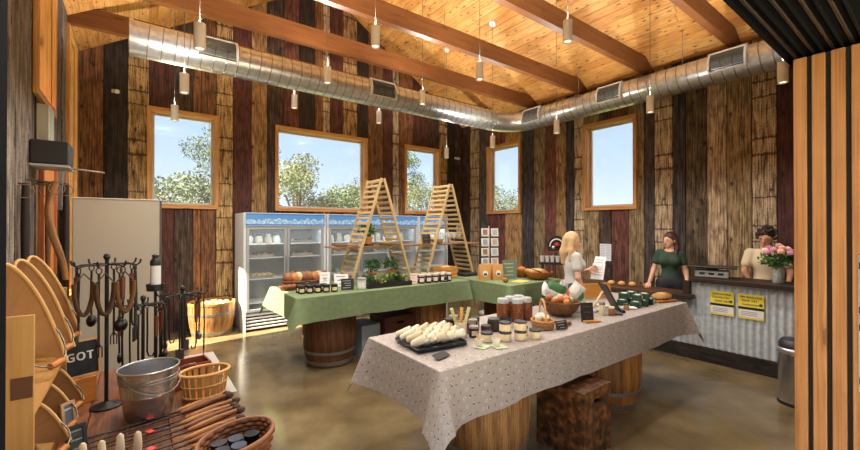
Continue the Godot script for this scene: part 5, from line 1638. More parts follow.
func trug(label: String, top: Vector3, bottom: Vector3, w: float):
	# bentwood carrier: arched shell with pale rim, wire bail and wooden grip
	var t := thing("wooden_trug", label, "trug", bottom, 0.0, "bentwood trugs")
	var up := (top - bottom).normalized(); var l := top.distance_to(bottom)
	var side := up.cross(Vector3(0.72, 0.3, 0.55)).normalized(); var nrm := side.cross(up).normalized()
	var outline := func(f: float) -> Vector2:
		# f 0..1 round the arch from one lower corner over the top to the other; x across, y along
		var a := PI * f
		return Vector2(-cos(a) * w / 2 * (1.0 - 0.25 * pow(sin(a), 4)), l * pow(sin(a), 0.72))
	var m := MB.new()
	var ni := 24; var nj := 8
	var fn := func(i: int, j: int) -> Vector3:
		var p: Vector2 = outline.call(float(i) / ni)
		var q := float(j) / nj
		var c := Vector2(0, l * 0.38)
		var r := c.lerp(p, q)
		return up * r.y + side * r.x - nrm * 0.085 * (1.0 - q * q)
	m.sheet(ni, nj, fn, func(i, j): return Vector2(float(i) / ni * 0.5, float(j) / nj * 0.4))
	obj("shell", m, tinted("ply", c8(184, 160, 140)), t)
	var pts := []
	for i in 25:
		var p: Vector2 = outline.call(i / 24.0)
		pts.append(up * p.y + side * p.x)
	m = MB.new(); m.tube(pts, 0.007, 6); obj("rim", m, tinted("ply", c8(232, 226, 220)), t)
	var bail := []
	for i in 13:
		var a := PI * i / 12
		bail.append(up * (l * 0.35 - sin(a) * l * 0.30) + side * (-cos(a) * w * 0.5) + nrm * sin(a) * 0.06)
	m = MB.new(); m.tube(bail, 0.0035, 6); var bo := obj("wire_bail", m, mat(c8(120, 116, 108), 0.35, 0.8), t)
	m = MB.new(); m.tube([bail[5], bail[7]], 0.014, 8); obj("grip", m, tinted("oak", c8(255, 210, 150)), bo)

func build_tools():
	var T := 0.80
	var t := thing("tool_table", "low plank table of tools by the left wall", "table", Vector3.ZERO)
	for i in 7:
		var m := MB.new(); m.off = Vector2(rng.randf(), rng.randf())
		m.box(Vector3(-0.59 + i * 0.159, T - 0.02, -2.4), Vector3(0.156, 0.04, 2.0), Basis(), 0.003)
		obj("plank", m, tinted("oak", [c8(170, 132, 104), c8(146, 112, 88), c8(184, 146, 112)][i % 3]), t)
	for sx in [-0.6, 0.4]:
		for z in [-3.3, -1.5]:
			var m := MB.new(); m.box(Vector3(sx, 0.38, z), Vector3(0.08, 0.76, 0.08), Basis(), 0.004); obj("leg", m, tinted("oak", c8(150, 100, 70)), t)
	var m := MB.new()
	m.box(Vector3(0.443, T + 0.004, -2.95), Vector3(0.05, 0.008, 0.9), Basis(), 0.002); m.box(Vector3(0.30, T + 0.004, -3.33), Vector3(0.24, 0.008, 0.14), Basis(), 0.002)
	tag(obj("runner_cloth", m, mat(c8(168, 166, 160), 0.9)), "grey cloth strip along the edge of the tool table", "cloth")
	# galvanised pail
	var b := thing("metal_pail", "galvanised metal pail with a wire handle on the tool table", "pail", Vector3(0.05, T, -2.47), 0.5)
	m = MB.new(); m.lathe([Vector2(0, 0.006), Vector2(0.095, 0.006), Vector2(0.097, 0.0), Vector2(0.10, 0.006), Vector2(0.115, 0.12), Vector2(0.118, 0.122), Vector2(0.117, 0.13), Vector2(0.131, 0.245), Vector2(0.127, 0.245), Vector2(0.096, 0.012), Vector2(0, 0.012)], 32)
	obj("body", m, mat(c8(186, 188, 188), 0.26, 0.9), b)
	for y in [0.19, 0.205]:
		m = MB.new(); var rg := []
		for i in 32: rg.append(Vector3(cos(TAU * i / 32), 0, sin(TAU * i / 32)) * (0.1 + 0.031 * y / 0.245 + 0.001) + Vector3(0, y, 0))
		m.tube(rg, 0.003, 5, true); obj("bead", m, mat(c8(160, 162, 160), 0.3, 0.9), b)
	m = MB.new(); var rg2 := []
	for i in 32: rg2.append(Vector3(cos(TAU * i / 32) * 0.131, 0.246, sin(TAU * i / 32) * 0.131))
	m.tube(rg2, 0.005, 6, true); obj("rim", m, mat(c8(186, 188, 186), 0.3, 0.9), b)
	m = MB.new(); var hb := []
	for i in 13:
		var a := PI * i / 12
		hb.append(Vector3(-cos(a) * 0.135, 0.225 - sin(a) * 0.09, sin(a) * 0.14))
	m.tube(hb, 0.003, 5); obj("handle", m, mat(c8(140, 142, 140), 0.35, 0.9), b)
	# peck basket of vertical splints
	var pk := thing("splint_basket", "oval splint wood basket beside the pail", "basket", Vector3(0.31, T, -2.55))
	for i in 20:
		var a := TAU * i / 20
		m = MB.new()
		var c := Vector3(cos(a) * 0.11, 0, sin(a) * 0.085)
		m.box(c + Vector3(0, 0.075, 0), Vector3(0.024, 0.15, 0.003), Basis(Vector3.UP, PI / 2 - atan2(sin(a) * 0.085 * 1.2, cos(a) * 0.11)) * Basis(Vector3.RIGHT, 0.12))
		obj("splint", m, tinted("ply", c8(214, 196, 160)), pk)
	for y in [0.02, 0.08, 0.145]:
		m = MB.new(); var rr := []
		var k: float = 1.0 + 0.10 * (y - 0.075) / 0.075 + 0.03
		for i in 28: rr.append(Vector3(cos(TAU * i / 28) * 0.11 * k, y, sin(TAU * i / 28) * 0.085 * k))
		m.tube(rr, [0.006, 0.005, 0.009][[0.02, 0.08, 0.145].find(y)], 6, true); obj("band", m, tinted("ply", c8(236, 220, 190)), pk)
	m = MB.new(); m.lathe([Vector2(0, 0.004), Vector2(1, 0.004), Vector2(1, 0.012), Vector2(0, 0.012)], 24, Transform3D(Basis.from_scale(Vector3(0.095, 1, 0.075)), Vector3.ZERO)); obj("base", m, tinted("ply", c8(200, 150, 100)), pk)
	# open wooden box with wire handle
	var bx := thing("wooden_box", "open reddish wooden box with a wire handle behind the splint basket", "box", Vector3(0.24, T, -2.80), 0.1)
	for sg in [-1, 1]:
		m = MB.new(); m.box(Vector3(0, 0.07, 0.075 * sg), Vector3(0.24, 0.14, 0.01), Basis(), 0.001); obj("side", m, tinted("oak", c8(206, 128, 92)), bx)
		m = MB.new(); m.box(Vector3(0.115 * sg, 0.07, 0), Vector3(0.01, 0.14, 0.14), Basis(), 0.001); obj("end", m, tinted("oak", c8(206, 128, 92)), bx)
	m = MB.new(); m.box(Vector3(0, 0.006, 0), Vector3(0.22, 0.01, 0.14)); obj("base", m, tinted("oak", c8(170, 110, 80)), bx)
	m = MB.new(); m.tube([Vector3(-0.04, 0.12, 0.083), Vector3(-0.03, 0.15, 0.09), Vector3(0.03, 0.15, 0.09), Vector3(0.04, 0.12, 0.083)], 0.003, 5); obj("handle", m, mat(c8(150, 140, 130), 0.4, 0.8), bx)
	# ring stands
	ring_stand("tall black iron ring stand hung with tools", Vector3(-0.13, T, -2.72), 0.76, 0.13)
	hung_tools(Vector3(-0.13, T, -2.72), 0.76, 0.13, 10, 0)
	ring_stand("low black iron ring stand behind the pail", Vector3(0.03, T, -3.0), 0.48, 0.12)
	hung_tools(Vector3(0.03, T, -3.0), 0.48, 0.12, 9, 1)
	ring_stand("black iron ring stand at the far corner of the tool table", Vector3(0.25, T, -3.17), 0.50, 0.13)
	hung_tools(Vector3(0.25, T, -3.17), 0.50, 0.13, 8, 2)
	for i in 3:
		# big leather-brown horseshoe shaped handles on the tall stand
		var a := [1.2, 2.4, 0.3][i] as float
		var hs := thing("wooden_stirrup", ["wooden bow handle hanging left on the tall ring stand", "wooden bow handle hanging at the middle of the tall stand", "wooden bow handle hanging right on the tall ring stand"][i], "handle", Vector3(-0.13 + [-0.085, 0.0, 0.08][i], T + 0.735, -2.72 + [0.10, 0.14, 0.11][i]), 0.5)
		m = MB.new(); var pts := []
		for k in 13:
			var q := PI * k / 12
			pts.append(Vector3(cos(q) * 0.04, -0.06 - sin(q) * 0.16, 0))
		m.tube(pts, 0.016, 8, false, 0.6); obj("bow", m, tinted("oak", [c8(130, 112, 94), c8(104, 84, 66), c8(160, 138, 110)][i]), hs)
		m = MB.new(); m.tube([Vector3(-0.04, -0.06, 0), Vector3(0.0, -0.01, 0), Vector3(0.04, -0.06, 0)], 0.004, 5); obj("strap", m, mat(c8(60, 44, 32), 0.7), hs)
	# candle lamp on a tall pole
	var cl := thing("candle_stand", "black stand with white candle and black cap before the back wall", "candle stand", Vector3(0.10, T, -3.24))
	m = MB.new(); m.lathe([Vector2(0, 0), Vector2(0.06, 0), Vector2(0.06, 0.01), Vector2(0.01, 0.03)], 16); obj("foot", m, mat(c8(28, 26, 26), 0.5), cl)
	m = MB.new(); m.tube([Vector3(0, 0.02, 0), Vector3(0, 0.55, 0)], 0.009, 8); obj("pole", m, mat(c8(28, 26, 26), 0.5), cl)
	m = MB.new(); m.lathe([Vector2(0, 0.53), Vector2(0.05, 0.53), Vector2(0.055, 0.575), Vector2(0.05, 0.575), Vector2(0.045, 0.54), Vector2(0, 0.54)], 18); obj("saucer", m, mat(c8(28, 26, 26), 0.5), cl)
	m = MB.new(); m.lathe([Vector2(0, 0.54), Vector2(0.03, 0.54), Vector2(0.03, 0.70), Vector2(0, 0.70)], 16); obj("candle", m, mat(c8(216, 218, 216), 0.4), cl)
	m = MB.new(); m.lathe([Vector2(0, 0.70), Vector2(0.032, 0.70), Vector2(0.032, 0.73), Vector2(0.018, 0.75), Vector2(0.022, 0.77), Vector2(0, 0.78)], 16); obj("cap", m, mat(c8(28, 26, 26), 0.5), cl)
	# twisted skewers with wooden handles
	for i in 11:
		var z := -2.36 + i * 0.055
		var s := thing("fire_poker", "%s twisted iron poker with curved wooden handle, counted from the pail" % ORD[i], "poker", Vector3(0.0 + 0.012 * (i % 3), T + 0.012 + 0.004 * (i % 2), z), 0.16 + 0.05 * sin(i * 1.7), "pokers laid on the tool table")
		m = MB.new(); var pts := []; var rad := []
		for k in 49:
			pts.append(Vector3(-0.25 + k * 0.0102, 0.0, 0.0)); rad.append(0.0058 if k % 2 == 0 else 0.0036)
		m.tube(pts, rad, 6); obj("shaft", m, mat(c8(70, 62, 56), 0.4, 0.7), s)
		m = MB.new(); m.tube([Vector3(0.17, 0.006, 0), Vector3(0.22, 0.012, 0.008), Vector3(0.30, 0.014, -0.004), Vector3(0.39, 0.016, -0.016)], [0.009, 0.016, 0.017, 0.011], 8)
		obj("handle", m, tinted("oak", [c8(240, 214, 176), c8(176, 140, 108), c8(220, 186, 140)][i % 3]), s)
		m = MB.new(); m.ball(Vector3(0.41, 0.012, -0.016), Vector3(0.026, 0.017, 0.02), 8); obj("pommel", m, mat(c8(66, 44, 32), 0.8), s)
		if i % 3 == 0:
			m = MB.new(); m.box(Vector3(0.05, 0.012, 0.0), Vector3(0.025, 0.003, 0.035), Basis(Vector3.UP, 0.4)); obj("price_tag", m, mat(c8(206, 62, 60), 0.6), s)
	# wicker basket at the near corner
	wicker("wicker_basket", "brown wicker basket of small tins at the near corner of the tool table", Vector3(0.33, T + 0.002, -1.77), 0.16, 0.12, 0.10, c8(130, 80, 44), 0.0, 0.6)
	for i in 5:
		m = MB.new(); m.lathe([Vector2(0, 0), Vector2(0.03, 0), Vector2(0.03, 0.05), Vector2(0, 0.05)], 14)
		tag(obj("small_tin", m, mat([c8(36, 38, 44), c8(70, 80, 96), c8(26, 28, 30)][i % 3], 0.3, 0.5), self, Vector3(0.27 + (i % 3) * 0.062, T + 0.03, -1.80 + (i / 3) * 0.065)), "%s dark round tin in the brown wicker basket" % ORD[i], "tin", "tins in the wicker basket")
	# wooden pegs and little signs
	for i in 4:
		m = MB.new(); m.lathe([Vector2(0, 0), Vector2(0.013, 0), Vector2(0.016, 0.05), Vector2(0.012, 0.10), Vector2(0.006, 0.108), Vector2(0, 0.108)], 12)
		tag(obj("wooden_dibber", m, mat(c8(216, 196, 164), 0.6), self, Vector3(-0.17 + i * 0.058, T, -2.06 + 0.02 * (i % 2))), "%s pale wooden dibber standing at the front of the tool table" % ORD[i], "dibber", "dibbers at the table front")
	m = MB.new(); m.box(Vector3(0, 0.07, 0), Vector3(0.16, 0.14, 0.1), Basis(), 0.003)
	tag(obj("display_block", m, tinted("ply", c8(220, 170, 110)), self, Vector3(-0.27, T, -2.87), Basis(Vector3.UP, 0.4)), "plain wooden block under the chalkboard sign", "block")
	sign_board("black chalkboard with hand chalked letters in a tan frame", Vector3(-0.26, T + 0.141, -2.85), 0.35, 0.21, 0.20, c8(26, 26, 26), c8(196, 150, 92), 0.18, ["LGOT"], c8(226, 226, 220))
	sign_board("small grey-green price card among the tools", Vector3(-0.20, T, -2.22), 0.4, 0.07, 0.12, c8(60, 70, 62), c8(40, 42, 40), 0.25, [], Color.WHITE, 3, c8(150, 160, 150))
	sign_board("narrow blue-grey price card before the trugs", Vector3(-0.245, T, -2.42), 0.8, 0.06, 0.16, c8(110, 122, 136), c8(196, 160, 110), 0.12, [], Color.WHITE, 2, c8(200, 206, 210))
	# plywood bin with trugs
	var ply := tinted("ply", c8(214, 200, 176))
	var bin := thing("plywood_rack", "two tier plywood rack of trugs by the left wall", "rack", Vector3.ZERO)
	for z in [-1.95, -2.74]:
		m = MB.new(); m.off = Vector2(rng.randf(), rng.randf()); m.box(Vector3(-0.485, T + 0.325, z), Vector3(0.39, 0.65, 0.018), Basis(), 0.001, 1); obj("end_panel", m, ply, bin)
	for y in [0.012, 0.30]:
		m = MB.new(); m.box(Vector3(-0.485, T + y, -2.345), Vector3(0.39, 0.018, 0.77), Basis(), 0.001); obj("shelf", m, ply, bin)
	m = MB.new(); m.box(Vector3(-0.32, T + 0.40, -1.9405), Vector3(0.055, 0.075, 0.002)); obj("brown_patch", m, mat(c8(92, 58, 36), 0.8), bin)
	m = MB.new(); m.box(Vector3(-0.672, T + 0.325, -2.345), Vector3(0.012, 0.65, 0.77)); obj("back_panel", m, ply, bin)
	for k in 3:
		var z: float = [-2.13, -2.37, -2.61][k]
		trug(["bentwood trug nearest the camera on the upper tier", "middle bentwood trug on the upper tier", "bentwood trug farthest from the camera on the upper tier"][k], Vector3(-0.40, 1.62, z), Vector3(-0.29, 1.19, z), 0.2)
		trug(["bentwood trug nearest the camera on the lower tier", "middle bentwood trug on the lower tier", "bentwood trug farthest from the camera on the lower tier"][k], Vector3(-0.37, 1.10, z), Vector3(-0.275, 0.85, z), 0.2)
	# things on the left wall
	var bd := thing("hanging_board", "orange plywood panel on the left wall behind the hanging handles", "panel", Vector3(-0.69, 1.30, -5.17))
	m = MB.new(); m.box(Vector3(0, 0.53, 0), Vector3(0.018, 1.06, 0.66), Basis(), 0.001, 1); obj("panel", m, tinted("fir", c8(255, 220, 170)), bd)
	for sg in [-1, 1]:
		m = MB.new(); m.box(Vector3(0.012, 0.53, 0.34 * sg), Vector3(0.035, 1.1, 0.04), Basis(), 0.002); obj("edge_strip", m, tinted("fir", c8(220, 170, 120)), bd)
	var sp := thing("wall_speaker", "black box on a wall bracket beside the window", "speaker", Vector3(-0.575, 2.27, -4.55))
	m = MB.new(); m.box(Vector3(0, 0.10, 0), Vector3(0.23, 0.19, 0.30), Basis(), 0.008); obj("cabinet", m, mat(c8(26, 26, 28), 0.5), sp)
	m = MB.new(); m.box(Vector3(0, -0.01, 0), Vector3(0.24, 0.02, 0.32), Basis(), 0.002); obj("shelf", m, mat(c8(150, 150, 148), 0.4), sp)
	m = MB.new(); m.tube([Vector3(0.12, -0.01, 0.0), Vector3(0.34, -0.03, 0.0), Vector3(0.34, -0.03, 0.05), Vector3(0.12, -0.01, 0.06)], 0.005, 6); obj("wire_hook", m, mat(c8(170, 170, 166), 0.3, 0.8), sp)
	m = MB.new(); m.box(Vector3(-0.112, -0.09, 0), Vector3(0.02, 0.16, 0.04)); obj("bracket", m, mat(c8(110, 90, 60), 0.5), sp)
	var gb := thing("meter_box", "small grey box on the left wall above the black speaker", "wall box", Vector3(-0.655, 2.50, -4.80))
	m = MB.new(); m.box(Vector3(0, 0.16, 0), Vector3(0.085, 0.32, 0.22), Basis(), 0.006); obj("case", m, mat(c8(170, 168, 152), 0.5), gb)
	m = MB.new(); m.box(Vector3(0.044, 0.16, 0), Vector3(0.006, 0.27, 0.17), Basis(), 0.002); obj("cover", m, mat(c8(150, 160, 146), 0.5), gb)
	# handles hung up
	var specs := [[Vector3(-0.655, 1.42, -4.06), 0.66, 0.024, c8(58, 42, 34), "thick dark handle hanging on the left wall nearest the door", 0.0], [Vector3(-0.52, 1.33, -4.35), 0.80, 0.024, c8(214, 190, 156), "long curved pale wooden scythe handle hanging on the left wall", 0.05], [Vector3(-0.60, 1.40, -4.55), 0.72, 0.018, c8(176, 150, 120), "straight tan handle hanging beside the curved one", 0.0], [Vector3(-0.50, 1.36, -4.65), 0.78, 0.022, c8(44, 36, 32), "black handle hanging behind the curved pale one", 0.0]]
	for s in specs:
		var hd := thing("hanging_shaft", s[4], "handle", s[0])
		m = MB.new(); var pts := []; var rad := []
		for k in 13:
			var f := k / 12.0
			pts.append(Vector3(s[5] * cos(f * 4.5), f * s[1], s[5] * 0.4 * sin(f * 4.0))); rad.append(s[2] * (0.85 + 0.25 * sin(f * 3.0)))
		m.tube(pts, rad, 8); obj("shaft", m, tinted("oak", s[3]), hd)
		m = MB.new(); var lp := []
		for k in 10: lp.append(Vector3(cos(TAU * k / 10) * 0.05, s[1] - 0.06 + sin(TAU * k / 10) * 0.05, 0.03))
		m.tube(lp, 0.004, 5, true); obj("hanging_cord", m, mat(c8(120, 96, 70), 0.8), hd)
		m = MB.new(); m.tube([Vector3(XL + 0.004 - s[0].x, s[1] + 0.0, 0.0), Vector3(0.0, s[1] - 0.01, 0.0)], 0.006, 6); obj("peg", m, mat(c8(70, 60, 50), 0.6), hd)
	# little white spot cameras on the back wall
	for k in 2:
		var cm := thing("wall_camera", ["small white camera on the dark board left of the square window", "small white camera on the dark boards near the back corner"][k], "camera", [Vector3(-0.30, 3.86, -7.775), Vector3(6.62, 3.55, -7.775)][k])
		m = MB.new(); m.box(Vector3(0, 0, 0.01), Vector3(0.05, 0.05, 0.02), Basis(), 0.003); obj("mount", m, mat(c8(210, 210, 206), 0.5), cm)
		m = MB.new(); m.tube([Vector3(0, 0, 0.015), Vector3(0.02, -0.01, 0.05), Vector3(0.05, -0.03, 0.12)], [0.02, 0.03, 0.032], 10); obj("body", m, mat(c8(216, 216, 212), 0.5), cm)

# ---------------------------------------------------------------- people
class Field:
	var o: Vector3; var c: float; var nx: int; var ny: int; var nz: int
	var d := PackedFloat32Array()
	func _init(lo: Vector3, hi: Vector3, cell: float):
		o = lo; c = cell
		nx = int(ceil((hi.x - lo.x) / c)) + 2; ny = int(ceil((hi.y - lo.y) / c)) + 2; nz = int(ceil((hi.z - lo.z) / c)) + 2
		d.resize(nx * ny * nz); d.fill(1.0)
	func _span(lo: Vector3, hi: Vector3) -> Array:
		var a := ((lo - o) / c).floor(); var b := ((hi - o) / c).ceil()
		return [clampi(int(a.x), 0, nx - 1), clampi(int(b.x), 0, nx - 1), clampi(int(a.y), 0, ny - 1), clampi(int(b.y), 0, ny - 1), clampi(int(a.z), 0, nz - 1), clampi(int(b.z), 0, nz - 1)]
	func bone(a: Vector3, b: Vector3, ra: float, rb: float, k := 0.03):
		var pad := maxf(ra, rb) + k + c * 2.5
		var s := _span(a.min(b) - Vector3.ONE * pad, a.max(b) + Vector3.ONE * pad)
		var ba := b - a; var q := maxf(ba.length_squared(), 1e-8)
		for iz in range(s[4], s[5] + 1):
			for iy in range(s[2], s[3] + 1):
				var row := (iz * ny + iy) * nx
				for ix in range(s[0], s[1] + 1):
					var p := o + Vector3(ix, iy, iz) * c - a
					var t := clampf(p.dot(ba) / q, 0.0, 1.0)
					var v := (p - ba * t).length() - lerpf(ra, rb, t)
					var e := d[row + ix]
					var h := maxf(k - absf(e - v), 0.0) / k
					d[row + ix] = minf(e, v) - h * h * k * 0.25
	func egg(m: Vector3, r: Vector3, k := 0.02, b := Basis(), cut := false):
		var pad := maxf(r.x, maxf(r.y, r.z)) + k + c * 2.5
		var s := _span(m - Vector3.ONE * pad, m + Vector3.ONE * pad)
		var bi := b.transposed()
		for iz in range(s[4], s[5] + 1):
			for iy in range(s[2], s[3] + 1):
				var row := (iz * ny + iy) * nx
				for ix in range(s[0], s[1] + 1):
					var p := bi * (o + Vector3(ix, iy, iz) * c - m)
					var k0 := (p / r).length(); var k1 := (p / (r * r)).length()
					var v := k0 * (k0 - 1.0) / maxf(k1, 1e-6)
					var e := d[row + ix]
					if cut:
						var h := maxf(k - absf(e + v), 0.0) / k
						d[row + ix] = maxf(e, -v) + h * h * k * 0.25
					else:
						var h := maxf(k - absf(e - v), 0.0) / k
						d[row + ix] = minf(e, v) - h * h * k * 0.25
	func plane(p0: Vector3, n: Vector3):
		# keeps the side the normal points away from
		for iz in nz:
			for iy in ny:
				for ix in nx:
					var i := (iz * ny + iy) * nx + ix
					if d[i] < 0.06: d[i] = maxf(d[i], (o + Vector3(ix, iy, iz) * c - p0).dot(n))
	func mesh_into(mb: MB):
		var vid := {}
		var V := []; var N := []
		var off := [0, 1, nx, nx + 1, nx * ny, nx * ny + 1, nx * ny + nx, nx * ny + nx + 1]
		var cp := [Vector3(0, 0, 0), Vector3(1, 0, 0), Vector3(0, 1, 0), Vector3(1, 1, 0), Vector3(0, 0, 1), Vector3(1, 0, 1), Vector3(0, 1, 1), Vector3(1, 1, 1)]
		var ed := [[0, 1], [2, 3], [4, 5], [6, 7], [0, 2], [1, 3], [4, 6], [5, 7], [0, 4], [1, 5], [2, 6], [3, 7]]
		for iz in nz - 1:
			for iy in ny - 1:
				for ix in nx - 1:
					var i := (iz * ny + iy) * nx + ix
					var d0 := d[i]
					if d0 > c * 2.0 or d0 < -c * 2.0: continue
					var cnt := 0
					for q in off:
						if d[i + q] < 0.0: cnt += 1
					if cnt == 0 or cnt == 8: continue
					var sum := Vector3.ZERO; var m := 0
					for e in ed:
						var a := d[i + off[e[0]]]; var b := d[i + off[e[1]]]
						if (a < 0.0) != (b < 0.0):
							sum += cp[e[0]].lerp(cp[e[1]], a / (a - b)); m += 1
					var g := Vector3.ZERO
					for q in 8: g += (cp[q] - Vector3.ONE * 0.5) * d[i + off[q]]
					vid[i] = V.size()
					V.append(o + (Vector3(ix, iy, iz) + sum / m) * c); N.append(g.normalized())
		var st := [1, nx, nx * ny]
		for i in vid:
			var a := d[i]
			for ax in 3:
				var b := d[i + st[ax]]
				if (a < 0.0) == (b < 0.0): continue
				var u: int = st[(ax + 1) % 3]; var w: int = st[(ax + 2) % 3]
				if not (vid.has(i - u) and vid.has(i - w) and vid.has(i - u - w)): continue
				var q := [vid[i], vid[i - u], vid[i - u - w], vid[i - w]]
				if a >= 0.0: q.reverse()
				var z := Vector2.ZERO
				mb.quad_s(V[q[0]], V[q[1]], V[q[2]], V[q[3]], N[q[0]], N[q[1]], N[q[2]], N[q[3]], z, z, z, z)

func person(label: String, at: Vector3, turn: float, p: Dictionary):
	var t := thing("person", label, "person", at, turn)
	var k: float = p.height / 1.66
	var w: float = p.get("broad", 1.0)
	var J := {}
	var base := {"pelvis": Vector3(0, 0.93, 0), "waist": Vector3(0, 1.07, 0.0), "chest": Vector3(0, 1.25, 0.005), "neck": Vector3(0, 1.405, -0.01), "sl": Vector3(0.148 * w, 1.35, -0.01), "sr": Vector3(-0.148 * w, 1.35, -0.01), "hl": Vector3(0.09, 0.89, 0), "hr": Vector3(-0.09, 0.89, 0), "kl": Vector3(0.10, 0.49, 0.02), "kr": Vector3(-0.10, 0.49, 0.02), "al": Vector3(0.10, 0.08, -0.02), "ar": Vector3(-0.10, 0.08, -0.02), "tl": Vector3(0.115, 0.03, 0.13), "tr": Vector3(-0.115, 0.03, 0.13)}
	for q in base: J[q] = base[q] * k
	for q in ["el", "er", "wl", "wr"]: J[q] = p[q]
	var torso := func(f: Field, g: float):
		f.egg(J.chest + Vector3(0, 0.0, 0), Vector3(0.135 * w + g, 0.165 + g, 0.10 + g) * k, 0.04)
		f.egg(J.waist, Vector3(0.098 * w + g, 0.15 + g, 0.08 + g) * k, 0.045)
		f.egg(J.pelvis, Vector3(0.14 * w + g, 0.13 + g, 0.10 + g) * k, 0.05)
		if p.get("bust", false):
			for s in [-1, 1]: f.egg(J.chest + Vector3(0.07 * s, -0.01, 0.07), Vector3(0.06, 0.065, 0.06) * k + Vector3.ONE * g, 0.04)
		for s in ["sl", "sr"]: f.bone(J.chest + Vector3(0, 0.08, -0.01), J[s], 0.062 + g, 0.045 + g, 0.035)
	var arms := func(f: Field, g: float, upto: float):
		for s in ["l", "r"]:
			var a: Vector3 = J["s" + s]; var e: Vector3 = J["e" + s]; var h: Vector3 = J["w" + s]
			if upto >= 1.0:
				f.bone(a, e, 0.045 * w + g, 0.036 + g, 0.025); f.bone(e, h, 0.037 + g, 0.025 + g, 0.02)
			else: f.bone(a, a.lerp(e, upto), 0.044 * w + g, 0.042 * w + g * 1.2, 0.02)
	var legs := func(f: Field, g: float):
		for s in ["l", "r"]:
			f.bone(J["h" + s], J["k" + s], 0.088 * k + g, 0.058 * k + g, 0.04); f.bone(J["k" + s], J["a" + s], 0.056 * k + g, 0.038 * k + g, 0.03)
	var lo := Vector3(-0.48, 0.0, -0.36); var hi := Vector3(0.48, 1.46 * k, 0.46)
	# body, head and hands: one skin mesh
	var skin := MB.new()
	var f := Field.new(lo, hi, 0.017)
	torso.call(f, 0.0); arms.call(f, 0.0, 1.0); legs.call(f, 0.0)
	for s in ["l", "r"]: f.bone(J["a" + s] - Vector3(0, 0.03, 0.02), J["t" + s], 0.042, 0.034, 0.03)
	f.bone(J.chest + Vector3(0, 0.10, -0.01), J.neck + Vector3(0, 0.02, 0), 0.06, 0.05, 0.04)
	f.mesh_into(skin)
	var hsz := 1.08
	var hb: Basis = Basis(Vector3.UP, p.look) * Basis(Vector3.RIGHT, p.get("nod", 0.0)) * Basis(Vector3(0, 0, 1), p.get("lean", 0.0))
	var hc: Vector3 = J.neck + Vector3(0, 0.145, 0.012) * k
	var fh := Field.new(hc - Vector3(0.13, 0.20, 0.14), hc + Vector3(0.13, 0.14, 0.14), 0.0065)
	var hs := 1.08
	var hp := func(v: Vector3) -> Vector3: return hc + hb * v * hs
	fh.egg(hp.call(Vector3(0, 0.025, -0.012)), Vector3(0.073, 0.09, 0.09), 0.02, hb)
	fh.bone(hp.call(Vector3(0, -0.01, 0.03)), hp.call(Vector3(0, -0.078, 0.052)), 0.062, 0.032, 0.03)
	fh.bone(hp.call(Vector3(0.035, -0.03, 0.02)), hp.call(Vector3(0.01, -0.08, 0.05)), 0.03, 0.024, 0.02)
	fh.bone(hp.call(Vector3(-0.035, -0.03, 0.02)), hp.call(Vector3(-0.01, -0.08, 0.05)), 0.03, 0.024, 0.02)
	fh.bone(J.neck - Vector3(0, 0.03, 0), hp.call(Vector3(0, -0.05, -0.02)), 0.052, 0.048, 0.03)
	for s in [-1, 1]:
		fh.egg(hp.call(Vector3(0.031 * s, 0.008, 0.094)), Vector3(0.017, 0.011, 0.014), 0.012, hb, true)
		fh.egg(hp.call(Vector3(0.076 * s, -0.008, -0.008)), Vector3(0.010, 0.03, 0.018), 0.008, hb)
	fh.bone(hp.call(Vector3(0, 0.014, 0.083)), hp.call(Vector3(0, -0.028, 0.101)), 0.008, 0.013, 0.012)
	fh.bone(hp.call(Vector3(-0.012, -0.03, 0.09)), hp.call(Vector3(0.012, -0.03, 0.09)), 0.008, 0.008, 0.008)
	fh.egg(hp.call(Vector3(0, -0.053, 0.082)), Vector3(0.024, 0.006, 0.012), 0.006, hb)
	fh.egg(hp.call(Vector3(0, -0.064, 0.081)), Vector3(0.02, 0.006, 0.012), 0.006, hb)
	fh.mesh_into(skin)
	# hands: palm, four fingers, thumb
	for s in ["l", "r"]:
		var wr: Vector3 = J["w" + s]; var hd: Array = p["hand_" + s]   # [direction, palm normal, curl]
		var dir: Vector3 = hd[0].normalized(); var pn: Vector3 = (hd[1] - dir * hd[1].dot(dir)).normalized(); var ac := dir.cross(pn).normalized()
		if s == "r": ac = -ac
		# ac points to the thumb side
		var fg := Field.new(wr - Vector3.ONE * 0.03 + dir.min(Vector3.ZERO) * 0.2 + Vector3.ONE * -0.06, wr + Vector3.ONE * 0.09 + dir.max(Vector3.ZERO) * 0.2, 0.0048)
		fg.bone(wr - dir * 0.02, wr + dir * 0.02, 0.026, 0.024, 0.015)
		var pb := Basis(ac, dir, ac.cross(dir))
		fg.egg(wr + dir * 0.055, Vector3(0.04, 0.05, 0.015), 0.012, pb)
		for i in 4:
			var root: Vector3 = wr + dir * 0.085 + ac * (0.028 - i * 0.0187) - dir * (0.004 * abs(i - 1.2))
			var l: float = [0.036, 0.042, 0.039, 0.03][i]
			var curl: float = hd[2]
			var d1 := (dir * cos(curl * 0.6) + pn * sin(curl * 0.6) + ac * (0.10 - i * 0.07)).normalized()
			var d2 := (dir * cos(curl * 1.5) + pn * sin(curl * 1.5) + ac * (0.08 - i * 0.06)).normalized()
			var k1: Vector3 = root + d1 * l
			fg.bone(root - dir * 0.015, k1, 0.0092, 0.0085, 0.006); fg.bone(k1, k1 + d2 * l * 0.85, 0.0085, 0.007, 0.004)
		var tr := wr + dir * 0.03 + ac * 0.032
		var tk := tr + (dir * 0.7 + ac * 0.7 + pn * 0.25).normalized() * 0.035
		fg.bone(wr + dir * 0.02 + ac * 0.015, tk, 0.013, 0.010, 0.01); fg.bone(tk, tk + (dir + ac * 0.25 + pn * 0.35).normalized() * 0.03, 0.0098, 0.008, 0.005)
